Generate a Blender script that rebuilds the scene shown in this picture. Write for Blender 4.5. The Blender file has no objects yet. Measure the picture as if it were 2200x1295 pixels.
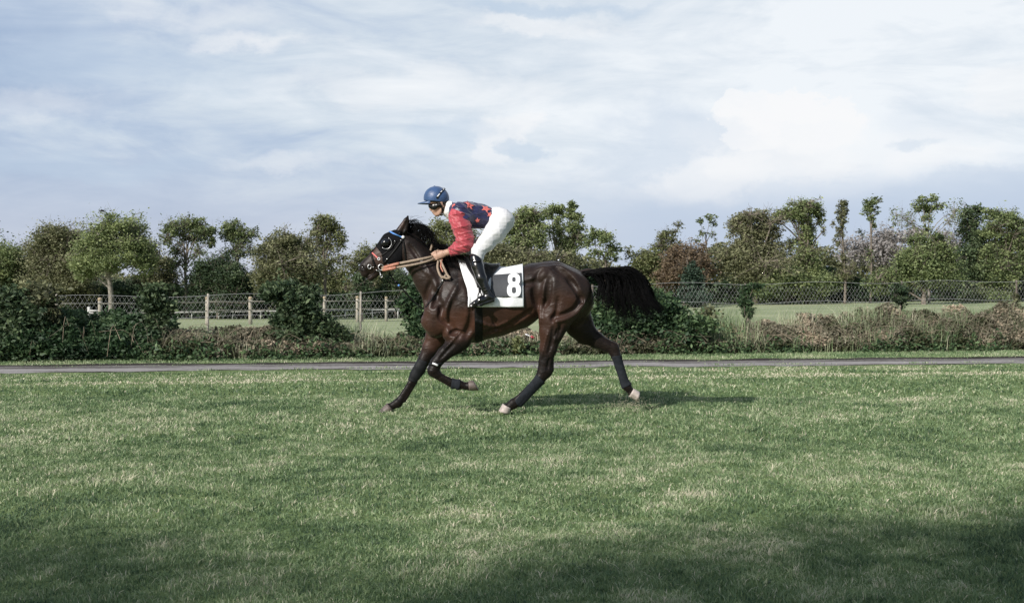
import bpy, math, random
import numpy as np
from mathutils import Vector

random.seed(7)
RNG = np.random.default_rng(7)
scene = bpy.context.scene
COL = scene.collection
rad = math.radians

# ------------------------------------------------------------------ camera
F = 2580.0      # focal length in photo pixels (photo is 2200 wide)
EYE = 1.15
HOR = 640.0
cam = bpy.data.cameras.new("camera")
cam.sensor_width = 36
cam.lens = 36 * F / 2200
cam.shift_y = -(647.5 - HOR) / 2200
cam.clip_start = 0.1
cam.clip_end = 3000
cam_o = bpy.data.objects.new("camera", cam)
cam_o.location = (0, 0, EYE)
cam_o.rotation_euler = (rad(90), 0, 0)
COL.objects.link(cam_o)
scene.camera = cam_o

# ------------------------------------------------------------------ world, sun, exposure
SUN_EL, SUN_AZ = rad(31), rad(221)       # azimuth clockwise from +Y: behind the viewer, to the left


def nt_new(m):
    nt = m.node_tree
    nt.nodes.clear()
    return nt


class N:
    """tiny node helper"""
    def __init__(s, nt): s.nt = nt

    def add(s, t, **kw):
        n = s.nt.nodes.new(t)
        for k, v in kw.items():
            setattr(n, k, v)
        return n

    def link(s, a, b): s.nt.links.new(a, b)

    def put(s, sock, v):
        if isinstance(v, bpy.types.NodeSocket): s.nt.links.new(v, sock)
        elif v is not None: sock.default_value = v

    def math(s, op, a, b=None, c=None, clamp=False):
        n = s.add('ShaderNodeMath', operation=op, use_clamp=clamp)
        s.put(n.inputs[0], a)
        if b is not None: s.put(n.inputs[1], b)
        if c is not None: s.put(n.inputs[2], c)
        return n.outputs[0]

    def mix(s, f, a, b, blend='MIX'):
        n = s.add('ShaderNodeMix', data_type='RGBA', blend_type=blend)
        s.put(n.inputs[0], f)
        s.put(n.inputs[6], (*a, 1) if isinstance(a, tuple) else a)
        s.put(n.inputs[7], (*b, 1) if isinstance(b, tuple) else b)
        return n.outputs[2]

    def xyz(s, a, b, c):
        n = s.add('ShaderNodeCombineXYZ')
        for i, v in enumerate((a, b, c)): s.put(n.inputs[i], v)
        return n.outputs[0]

    def noise(s, vec, scale, detail=4, rough=.55, dist=0.0):
        n = s.add('ShaderNodeTexNoise')
        if vec is not None: s.link(vec, n.inputs['Vector'])
        n.inputs['Scale'].default_value = scale
        n.inputs['Detail'].default_value = detail
        n.inputs['Roughness'].default_value = rough
        n.inputs['Distortion'].default_value = dist
        return n.outputs[0]

    def ramp(s, f, stops, interp='LINEAR'):
        n = s.add('ShaderNodeValToRGB')
        s.link(f, n.inputs[0])
        e = n.color_ramp.elements
        n.color_ramp.interpolation = interp
        while len(e) < len(stops): e.new(.5)
        for el, (p, c) in zip(e, stops):
            el.position = p
            el.color = (*c, 1) if isinstance(c, tuple) else (c, c, c, 1)
        return n.outputs[0]

    def maprange(s, v, a, b, c=0., d=1., smooth=True):
        n = s.add('ShaderNodeMapRange', interpolation_type='SMOOTHSTEP' if smooth else 'LINEAR')
        s.put(n.inputs[0], v)
        for i, x in enumerate((a, b, c, d)): n.inputs[i + 1].default_value = x
        return n.outputs[0]


world = bpy.data.worlds.new("World")
scene.world = world
world.use_nodes = True
q = N(nt_new(world))
tc = q.add('ShaderNodeTexCoord')
sp = q.add('ShaderNodeSeparateXYZ')
q.link(tc.outputs['Generated'], sp.inputs[0])
az = q.math('ARCTAN2', sp.outputs[0], sp.outputs[1])
el = q.math('ARCSINE', sp.outputs[2])
v1 = q.xyz(az, q.math('MULTIPLY', el, 3.4), .3)
v2 = q.xyz(az, q.math('MULTIPLY', el, 1.5), 2.7)
n_big = q.noise(v1, 3.1, 7, .56, .5)
n_fine = q.noise(v1, 8.5, 7, .62, .9)
n_puff = q.noise(v2, 13, 7, .6, .3)
ripple = q.noise(q.xyz(q.math('MULTIPLY', az, 1.0), q.math('MULTIPLY', el, 6.0), 1.1), 9, 5, .55, 1.2)
base = q.maprange(az, -.42, .28, .15, 1.02, False)
elr = q.maprange(el, .02, .30, -.04, .06, False)
f = q.math('ADD', q.math('ADD', base, elr), q.math('MULTIPLY', q.math('SUBTRACT', n_big, .5), 1.55))
f = q.math('ADD', f, q.math('MULTIPLY', q.math('SUBTRACT', n_fine, .5), .75))
f = q.math('ADD', f, q.math('MULTIPLY', q.math('SUBTRACT', ripple, .5), .35), clamp=True)
cloud = q.ramp(f, [(0, (.37, .48, .665)), (.35, (.50, .60, .755)), (.62, (.67, .75, .84)), (1, (.90, .94, .98))])
# thin lavender band low on the left, blue grey band low on the right
low = q.maprange(el, .135, .02, 0, .75)
lowc = q.mix(q.maprange(az, .02, .36), (.62, .65, .75), (.44, .54, .74))
cloud = q.mix(low, cloud, lowc)
low2 = q.math('MULTIPLY', q.maprange(q.math('ADD', el, q.math('MULTIPLY', q.math('SUBTRACT', n_big, .5), .06)), .112, .055, 0, .85), q.maprange(az, .0, .12))
BLUEBANK = (low2, (.52, .61, .765))


wn = q.add('ShaderNodeTexNoise'); q.link(v2, wn.inputs['Vector'])
wn.inputs['Scale'].default_value = 9; wn.inputs['Detail'].default_value = 8; wn.inputs['Roughness'].default_value = .62
ws = q.add('ShaderNodeSeparateColor'); q.link(wn.outputs['Color'], ws.inputs[0])
azw = q.math('ADD', az, q.math('MULTIPLY', q.math('SUBTRACT', ws.outputs[0], .5), .17))
elw = q.math('ADD', el, q.math('MULTIPLY', q.math('SUBTRACT', ws.outputs[1], .5), .075))


def sky_blob(cloud, px, py, rx, ry, amt, warp=.8, soft=.5, col=(.97, .97, .98)):
    a0, e0 = math.atan((px - 1100) / F), math.atan((HOR - py) / F)
    dx = q.math('MULTIPLY', q.math('SUBTRACT', azw, a0), F / rx)
    dy = q.math('MULTIPLY', q.math('SUBTRACT', elw, e0), F / ry)
    d = q.math('SQRT', q.math('ADD', q.math('MULTIPLY', dx, dx), q.math('MULTIPLY', dy, dy)))
    d = q.math('ADD', d, q.math('MULTIPLY', q.math('SUBTRACT', n_puff, .5), warp * 2))
    return q.mix(q.maprange(d, 1 + soft * .5, 1 - soft * .5, 0, amt), cloud, col)


for b in [(1500, 330, 200, 90, .55, .9, 1.), (2060, 440, 260, 45, .6, .7, .9), (1330, 430, 260, 50, .4, .8, 1.), (1990, 270, 120, 50, .25, .9, 1.)]:
    cloud = sky_blob(cloud, *b, col=(.60, .69, .82))
for b in [
    (1705, 262, 95, 55, .8, .35, .5), (1640, 240, 44, 34, .7, .35, .25), (1695, 222, 46, 32, .85, .3, .22), (1752, 236, 44, 34, .8, .3, .25), (1612, 285, 50, 34, .6, .4, .3), (1680, 345, 130, 40, .5, .6, .6), (1800, 320, 260, 55, .35, .7, .9), (1540, 375, 110, 42, .55, .6, .6),
    (1480, 400, 160, 26, .35, .6, .9), (1110, 270, 60, 45, .6, .8, .7), (1095, 320, 40, 40, .4, .9, .7),
    (575, 108, 90, 15, .6, 1.6, 1.9), (450, 60, 110, 22, .35, 1.3, 1.8), (90, 255, 150, 24, .32, 1.3, 1.8), (600, 362, 110, 14, .3, 1.4, 1.8),
    (900, 190, 240, 30, .3, 1.2, 1.), (1120, 50, 150, 22, .5, .9, .9), (2170, 225, 70, 40, .5, .9, .8), (1960, 350, 140, 30, .35, .9, .9),
    (330, 30, 90, 25, .3, 1.2, 1.)]:
    cloud = sky_blob(cloud, *b)
for b in [(1150, 318, 45, 20, .5, .8, .8), (980, 285, 130, 34, .4, .9, .9), (1130, 12, 190, 16, .6, .8, .9), (330, 165, 300, 55, .3, .8, 1.),
          (150, 360, 260, 30, .35, .8, 1.), (1900, 310, 60, 14, .35, .9, .9)]:
    cloud = sky_blob(cloud, *b, col=(.52, .64, .79))
sky = q.add('ShaderNodeTexSky', sky_type='NISHITA')
sky.sun_disc = False
sky.sun_elevation = SUN_EL
sky.sun_rotation = SUN_AZ
skyc = q.mix(1.0, sky.outputs[0], (.1, .1, .1), 'MULTIPLY')
cloud = q.mix(BLUEBANK[0], cloud, BLUEBANK[1])
cover = q.math('MULTIPLY', q.maprange(q.math('ABSOLUTE', az), 1.5, .8, .18, .95), q.maprange(el, .9, .45, .35, 1.))  # unseen cloud behind the viewer and overhead thinned out to lower ambient light
allc = q.mix(cover, skyc, cloud)
bg = q.add('ShaderNodeBackground')
q.link(allc, bg.inputs[0])
bg.inputs[1].default_value = 1.0
wo = q.add('ShaderNodeOutputWorld')
q.link(bg.outputs[0], wo.inputs[0])

sl = bpy.data.lights.new("sun", 'SUN')
sl.energy = 5.0
sl.angle = rad(1.2)
sl.color = (1, .955, .89)
sun = bpy.data.objects.new("sun", sl)
sdir = Vector((math.sin(SUN_AZ) * math.cos(SUN_EL), math.cos(SUN_AZ) * math.cos(SUN_EL), math.sin(SUN_EL)))
sun.rotation_euler = (-sdir).to_track_quat('-Z', 'Y').to_euler()
sun.location = (-20, -20, 30)
COL.objects.link(sun)

scene.view_settings.view_transform = 'Standard'
scene.view_settings.look = 'None'
scene.view_settings.exposure = 0
scene.view_settings.gamma = 1
scene.cycles.max_bounces = 6
scene.cycles.transparent_max_bounces = 6


# ------------------------------------------------------------------ materials
def mat(name):
    m = bpy.data.materials.new(name)
    m.use_nodes = True
    return m, N(nt_new(m))


def finish(q, shader):
    o = q.add('ShaderNodeOutputMaterial')
    q.link(shader, o.inputs[0])


def plain(name, col, rough=.6, var=.15, scale=20, bump=.0, metal=0, spec=.5, coat=0, bscale=60, sheen=0):
    m, q = mat(name)
    tc = q.add('ShaderNodeTexCoord')
    n = q.noise(tc.outputs['Object'], scale, 5, .6)
    lo = tuple(c * (1 - var) for c in col)
    hi = tuple(min(1, c * (1 + var)) for c in col)
    c = q.mix(q.maprange(n, .3, .7), lo, hi)
    b = q.add('ShaderNodeBsdfPrincipled')
    q.link(c, b.inputs['Base Color'])
    b.inputs['Roughness'].default_value = rough
    b.inputs['Metallic'].default_value = metal
    b.inputs['Specular IOR Level'].default_value = spec
    b.inputs['Coat Weight'].default_value = coat
    b.inputs['Sheen Weight'].default_value = sheen
    if bump:
        bn = q.add('ShaderNodeBump')
        bn.inputs['Strength'].default_value = bump
        bn.inputs['Distance'].default_value = .01
        q.link(q.noise(tc.outputs['Object'], bscale, 4, .6), bn.inputs['Height'])
        q.link(bn.outputs[0], b.inputs['Normal'])
    finish(q, b.outputs[0])
    return m


def leafy(name, stops, trans=.3, gloss=.025):
    """leaf faces coloured by the face attribute 'tint'"""
    m, q = mat(name)
    a = q.add('ShaderNodeAttribute', attribute_name='tint')
    c = q.ramp(a.outputs['Fac'], stops)
    d = q.add('ShaderNodeBsdfDiffuse')
    q.link(c, d.inputs[0])
    t = q.add('ShaderNodeBsdfTranslucent')
    q.link(c, t.inputs[0])
    mx = q.add('ShaderNodeMixShader')
    mx.inputs[0].default_value = trans
    q.link(d.outputs[0], mx.inputs[1])
    q.link(t.outputs[0], mx.inputs[2])
    out = mx.outputs[0]
    if gloss:
        g = q.add('ShaderNodeBsdfGlossy')
        g.inputs['Roughness'].default_value = .62
        g.inputs[0].default_value = (1, 1, 1, 1)
        m2 = q.add('ShaderNodeMixShader')
        m2.inputs[0].default_value = gloss
        q.link(out, m2.inputs[1])
        q.link(g.outputs[0], m2.inputs[2])
        out = m2.outputs[0]
    finish(q, out)
    return m


M = {}
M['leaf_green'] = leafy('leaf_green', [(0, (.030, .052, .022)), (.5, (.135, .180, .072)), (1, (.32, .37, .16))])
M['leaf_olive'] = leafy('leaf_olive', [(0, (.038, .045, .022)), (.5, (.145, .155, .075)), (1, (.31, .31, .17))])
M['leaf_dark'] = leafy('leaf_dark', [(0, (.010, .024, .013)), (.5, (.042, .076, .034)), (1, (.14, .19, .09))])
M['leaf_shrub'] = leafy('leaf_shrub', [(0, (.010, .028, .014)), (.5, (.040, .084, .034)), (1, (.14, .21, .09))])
M['leaf_pale'] = leafy('leaf_pale', [(0, (.09, .11, .04)), (.5, (.19, .21, .085)), (1, (.32, .33, .16))])
M['leaf_brown'] = leafy('leaf_brown', [(0, (.05, .035, .02)), (.5, (.13, .09, .055)), (1, (.25, .19, .12))], .2)
M['leaf_silver'] = leafy('leaf_silver', [(0, (.16, .14, .13)), (.5, (.30, .28, .27)), (1, (.48, .46, .45))], .2)
M['leaf_conifer'] = leafy('leaf_conifer', [(0, (.008, .018, .012)), (.5, (.022, .045, .028)), (1, (.07, .11, .07))], .1)
M['bramble'] = leafy('bramble', [(0, (.035, .050, .022)), (.28, (.095, .105, .050)), (.48, (.125, .112, .075)), (.75, (.225, .205, .145)), (1, (.46, .37, .27))], .2)
M['nettle'] = leafy('nettle', [(0, (.012, .032, .014)), (.5, (.038, .082, .032)), (1, (.13, .19, .085))], .3)
M['grass'] = leafy('grass', [(0, (.042, .082, .040)), (.3, (.142, .226, .098)), (.55, (.262, .350, .166)), (.78, (.46, .49, .32)), (1, (.72, .65, .50))], .33, .03)
M['bark'] = plain('bark', (.16, .135, .11), .9, .4, 9, .6)
M['bark_pale'] = plain('bark_pale', (.22, .20, .17), .9, .35, 9, .6)
M['wood'] = plain('weathered_wood', (.33, .30, .25), .85, .25, 6, .4)
M['wood_top'] = plain('post_cap', (.34, .27, .18), .85, .25, 6, .4)
M['white_paint'] = plain('white_paint', (.50, .50, .48), .5, .12, 3)
M['wire'] = plain('galvanised_wire', (.40, .41, .40), .5, .15, 30)
M['post_metal'] = plain('rusty_post', (.12, .10, .08), .8, .3, 20)
M['black_leather'] = plain('black_leather', (.006, .006, .007), .35, .3, 30, .15, spec=.6)
M['strap'] = plain('black_strap', (.004, .004, .004), .5, .3, 60, .2, spec=.2)
M['boot'] = plain('boot_leather', (.005, .005, .006), .24, .3, 12, .0, spec=.6, coat=.15)
M['hood'] = plain('hood_cloth', (.004, .004, .005), .75, .3, 40, .3, spec=.12)
M['cup'] = plain('eye_cup', (.010, .010, .012), .18, .2, 10)
M['steel'] = plain('steel', (.62, .62, .63), .40, .05, 10, metal=1)
M['blue_band'] = plain('blue_browband', (.10, .26, .62), .45, .1, 60)
M['white_plastic'] = plain('white_plastic', (.78, .78, .80), .5, .04, 30)
M['red_band'] = plain('red_strap', (.68, .17, .16), .5, .12, 60)
M['rein'] = plain('rein_web', (.30, .23, .17), .75, .2, 50, .4)
M['rubber'] = plain('rein_rubber', (.42, .18, .12), .6, .2, 60, .3)
M['cloth_white'] = plain('cloth_white', (.80, .81, .83), .8, .04, 8, .25, bscale=12)
M['panel'] = plain('number_panel', (.050, .053, .060), .6, .08, 40, .1)
M['bandage'] = plain('bandage', (.019, .022, .027), .85, .2, 30, .5, spec=.12, bscale=40)
M['kneeboot'] = plain('knee_boot', (.010, .011, .013), .6, .2, 30, .3, spec=.2)
M['hoof'] = plain('hoof_horn', (.115, .09, .08), .55, .3, 30, .3)
M['hoof_pale'] = plain('hoof_pale', (.42, .36, .33), .55, .22, 30, .3)
M['hair_black'] = plain('black_hair', (.0035, .0032, .0035), .6, .3, 40, spec=.12)
M['skin'] = plain('skin', (.46, .285, .21), .5, .08, 20, .1, spec=.4)
M['jersey'] = plain('navy_satin', (.012, .013, .062), .4, .3, 14, .25, spec=.6, bscale=16, sheen=.3)
M['sleeve'] = plain('red_satin', (.40, .052, .070), .5, .14, 10, .45, spec=.45, bscale=24, sheen=.25)
M['star'] = plain('red_star', (.68, .17, .15), .5, .1, 20)
M['breeches'] = plain('white_breeches', (.66, .66, .68), .85, .05, 8, .3, bscale=22)
M['collar'] = plain('white_collar', (.8, .79, .78), .8, .05, 20, .2)
M['helmet'] = plain('blue_silk', (.035, .080, .19), .42, .15, 14, .35, bscale=26, sheen=.2)
M['dark_glass'] = plain('goggle_lens', (.006, .006, .007), .30, .1, 10)
M['dark_hair'] = plain('dark_hair', (.018, .013, .011), .55, .3, 80, .4)
M['eye'] = plain('eyeball', (.02, .012, .010), .1, .1, 10)
M['dirt'] = plain('dirt', (.38, .36, .25), .95, .4, 30)
M['bird'] = plain('bird_dark', (.04, .04, .045), .8, .2, 30)
M['litter_red'] = plain('litter_red', (.35, .02, .04), .5, .1, 30)

# horse coat: bay body, black points (both are the coat's own colours, held in the 'points' and 'red' attributes)
m, q = mat('bay_coat')
tc = q.add('ShaderNodeTexCoord')
a1 = q.add('ShaderNodeAttribute', attribute_name='points')
a2 = q.add('ShaderNodeAttribute', attribute_name='red')
nz = q.noise(tc.outputs['Object'], 7, 6, .6)
nf = q.noise(tc.outputs['Object'], 70, 4, .6)
c = q.mix(q.maprange(nz, .3, .7), (.012, .0072, .0060), (.024, .0135, .0102))
c = q.mix(q.math('MULTIPLY', a2.outputs['Fac'], .6), c, (.085, .034, .020))
c = q.mix(a1.outputs['Fac'], c, (.006, .005, .005))
c = q.mix(q.maprange(nf, .35, .75, 0, .22), c, (.055, .032, .022))
b = q.add('ShaderNodeBsdfPrincipled')
q.link(c, b.inputs['Base Color'])
q.link(q.maprange(nz, .25, .75, .35, .54), b.inputs['Roughness'])
q.link(q.math('SUBTRACT', .30, q.math('MULTIPLY', a1.outputs['Fac'], .14)), b.inputs['Specular IOR Level'])
b.inputs['Sheen Weight'].default_value = .03
mp = q.add('ShaderNodeMapping')
mp.inputs['Scale'].default_value = (1, 1, 1.8)
q.link(tc.outputs['Object'], mp.inputs[0])
bn = q.add('ShaderNodeBump')
bn.inputs['Strength'].default_value = .7
bn.inputs['Distance'].default_value = .009
hsum = q.math('ADD', q.noise(mp.outputs[0], 11, 2, .5, .6), q.math('ADD', q.math('MULTIPLY', q.noise(mp.outputs[0], 34, 5, .7), .30), q.math('MULTIPLY', q.noise(mp.outputs[0], 150, 3, .7), .10)))
q.link(hsum, bn.inputs['Height'])
q.link(bn.outputs[0], b.inputs['Normal'])
finish(q, b.outputs[0])
M['coat'] = m


# ------------------------------------------------------------------ mesh helpers
def tag(o, label=None, cat=None, group=None, kind=None):
    if label: o['label'] = label
    if cat: o['category'] = cat
    if group: o['group'] = group
    if kind: o['kind'] = kind
    return o


def mesh_np(name, verts, faces, material, parent=None, smooth=False, attrs=None, matidx=None):
    """faces: list of int arrays (n,3) and/or (n,4)"""
    verts = np.asarray(verts, np.float32)
    if not isinstance(faces, list): faces = [faces]
    faces = [np.asarray(f, np.int32) for f in faces if len(f)]
    me = bpy.data.meshes.new(name)
    me.vertices.add(len(verts))
    me.vertices.foreach_set('co', verts.ravel())
    nl = sum(f.size for f in faces)
    npoly = sum(len(f) for f in faces)
    me.loops.add(nl)
    me.loops.foreach_set('vertex_index', np.concatenate([f.ravel() for f in faces]))
    me.polygons.add(npoly)
    tot = np.concatenate([np.full(len(f), f.shape[1], np.int32) for f in faces])
    st = np.concatenate([[0], np.cumsum(tot)[:-1]]).astype(np.int32)
    me.polygons.foreach_set('loop_start', st)
    me.polygons.foreach_set('loop_total', tot)
    if matidx is not None: me.polygons.foreach_set('material_index', np.asarray(matidx, np.int32))
    if smooth: me.polygons.foreach_set('use_smooth', np.ones(npoly, bool))
    for k, (dom, arr) in (attrs or {}).items():
        at = me.attributes.new(k, 'FLOAT', dom)
        at.data.foreach_set('value', np.asarray(arr, np.float32))
    me.update(calc_edges=True)
    me.validate()
    for mm in (material if isinstance(material, (list, tuple)) else [material]): me.materials.append(mm)
    o = bpy.data.objects.new(name, me)
    COL.objects.link(o)
    if parent is not None: o.parent = parent
    return o


def empty(name, loc, label, cat, group=None):
    """things keep world coordinates in their parts: the Empty stands at the base, parts get the inverse offset"""
    o = bpy.data.objects.new(name, None)
    o.empty_display_size = .2
    COL.objects.link(o)
    o.location = loc
    tag(o, label, cat, group)
    return o


def shift(o, root):
    """parent o to root keeping its world place"""
    o.parent = root
    l = Vector(root.location)
    p = root.parent
    while p is not None:
        l += Vector(p.location)
        p = p.parent
    o.location = -l
    return o


class MB:
    """collects geometry"""
    def __init__(s): s.v, s.q, s.t, s.n = [], [], [], 0

    def add(s, v, quads=None, tris=None):
        v = np.asarray(v, float).reshape(-1, 3)
        if quads is not None and len(quads): s.q.append(np.asarray(quads, int).reshape(-1, 4) + s.n)
        if tris is not None and len(tris): s.t.append(np.asarray(tris, int).reshape(-1, 3) + s.n)
        s.v.append(v)
        s.n += len(v)

    def tube(s, pts, radii, sides=6, cap=True, flat=1.0):
        pts = np.asarray(pts, float)
        n = len(pts)
        radii = np.broadcast_to(np.asarray(radii, float), (n,))
        tang = np.gradient(pts, axis=0)
        tang /= np.linalg.norm(tang, axis=1)[:, None] + 1e-9
        up = np.array([0, 1., 0.]) if abs(tang[0][1]) < .9 else np.array([1., 0, 0])
        vs = []
        for i in range(n):
            u = np.cross(tang[i], up); u /= np.linalg.norm(u) + 1e-9
            w = np.cross(u, tang[i])
            for k in range(sides):
                a = 2 * math.pi * k / sides
                vs.append(pts[i] + radii[i] * (math.cos(a) * u + math.sin(a) * w * flat))
            up = w
        qd = [(i * sides + k, i * sides + (k + 1) % sides, (i + 1) * sides + (k + 1) % sides, (i + 1) * sides + k)
              for i in range(n - 1) for k in range(sides)]
        tr = []
        if cap:
            vs += [pts[0], pts[-1]]
            c0, c1 = n * sides, n * sides + 1
            tr = [(c0, (k + 1) % sides, k) for k in range(sides)] + \
                 [(c1, (n - 1) * sides + k, (n - 1) * sides + (k + 1) % sides) for k in range(sides)]
        s.add(vs, qd, tr)

    def box(s, c, size, rz=0):
        c = np.asarray(c, float); h = np.asarray(size, float) / 2
        v = np.array([[x, y, z] for x in (-1, 1) for y in (-1, 1) for z in (-1, 1)]) * h
        if rz:
            R = np.array([[math.cos(rz), -math.sin(rz), 0], [math.sin(rz), math.cos(rz), 0], [0, 0, 1]])
            v = v @ R.T
        s.add(v + c, [(0, 1, 3, 2), (4, 6, 7, 5), (0, 4, 5, 1), (2, 3, 7, 6), (0, 2, 6, 4), (1, 5, 7, 3)])

    def ribbon(s, pts, normals, width, thick):
        """flat strap with a rectangular section"""
        pts = np.asarray(pts, float); normals = np.asarray(normals, float)
        n = len(pts)
        width = np.broadcast_to(np.asarray(width, float), (n,))
        tang = np.gradient(pts, axis=0)
        tang /= np.linalg.norm(tang, axis=1)[:, None] + 1e-9
        side = np.cross(normals, tang)
        side /= np.linalg.norm(side, axis=1)[:, None] + 1e-9
        vs = []
        for i in range(n):
            for a, b in ((-1, 0), (1, 0), (1, 1), (-1, 1)):
                vs.append(pts[i] + side[i] * a * width[i] / 2 + normals[i] * b * thick)
        qd = [(i * 4 + k, i * 4 + (k + 1) % 4, (i + 1) * 4 + (k + 1) % 4, (i + 1) * 4 + k) for i in range(n - 1) for k in range(4)]
        qd += [(3, 2, 1, 0), ((n - 1) * 4, (n - 1) * 4 + 1, (n - 1) * 4 + 2, (n - 1) * 4 + 3)]
        s.add(vs, qd)

    def ball(s, c, r, seg=12, rings=8, scale=(1, 1, 1)):
        vs = []
        for i in range(rings + 1):
            th = math.pi * i / rings
            for k in range(seg):
                a = 2 * math.pi * k / seg
                vs.append(np.asarray(c) + r * np.array([math.sin(th) * math.cos(a) * scale[0], math.sin(th) * math.sin(a) * scale[1], math.cos(th) * scale[2]]))
        s.add(vs, [(i * seg + k, i * seg + (k + 1) % seg, (i + 1) * seg + (k + 1) % seg, (i + 1) * seg + k) for i in range(rings) for k in range(seg)])

    def build(s, name, material, root=None, smooth=False):
        o = mesh_np(name, np.concatenate(s.v), [np.concatenate(s.q) if s.q else [], np.concatenate(s.t) if s.t else []], material, None, smooth)
        if root is not None: shift(o, root)
        return o


def spline(pts, n):
    """Catmull-Rom through points"""
    p = np.asarray(pts, float)
    if len(p) == 2: return p[0] + (p[1] - p[0]) * np.linspace(0, 1, n)[:, None]
    p = np.vstack([2 * p[0] - p[1], p, 2 * p[-1] - p[-2]])
    m = len(p) - 3
    u = np.linspace(0, m - 1e-6, n)
    i = u.astype(int); t = (u - i)[:, None]
    a, b, c, d = p[i], p[i + 1], p[i + 2], p[i + 3]
    return .5 * (2 * b + (c - a) * t + (2 * a - 5 * b + 4 * c - d) * t ** 2 + (3 * b - a - 3 * c + d) * t ** 3)


def W(px, py, Y):
    return np.array([(px - 1100) / F * Y, Y, EYE - (py - HOR) / F * Y])


HD = 12.0                     # distance of the horse's middle plane


def B(px, py, dy=0.0): return W(px, py, HD + dy)


def to_px(v):
    return 1100 + F * v[..., 0] / v[..., 1], HOR - F * (v[..., 2] - EYE) / v[..., 1]


def vnoise(x, y, seed=0):
    """smooth value noise in numpy, 0..1"""
    r = np.random.default_rng(seed).random((256, 256))
    xi, yi = np.floor(x).astype(int), np.floor(y).astype(int)
    fx, fy = x - xi, y - yi
    fx, fy = fx * fx * (3 - 2 * fx), fy * fy * (3 - 2 * fy)
    g = lambda a, b: r[a % 256, b % 256]
    return (g(xi, yi) * (1 - fx) + g(xi + 1, yi) * fx) * (1 - fy) + (g(xi, yi + 1) * (1 - fx) + g(xi + 1, yi + 1) * fx) * fy


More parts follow.
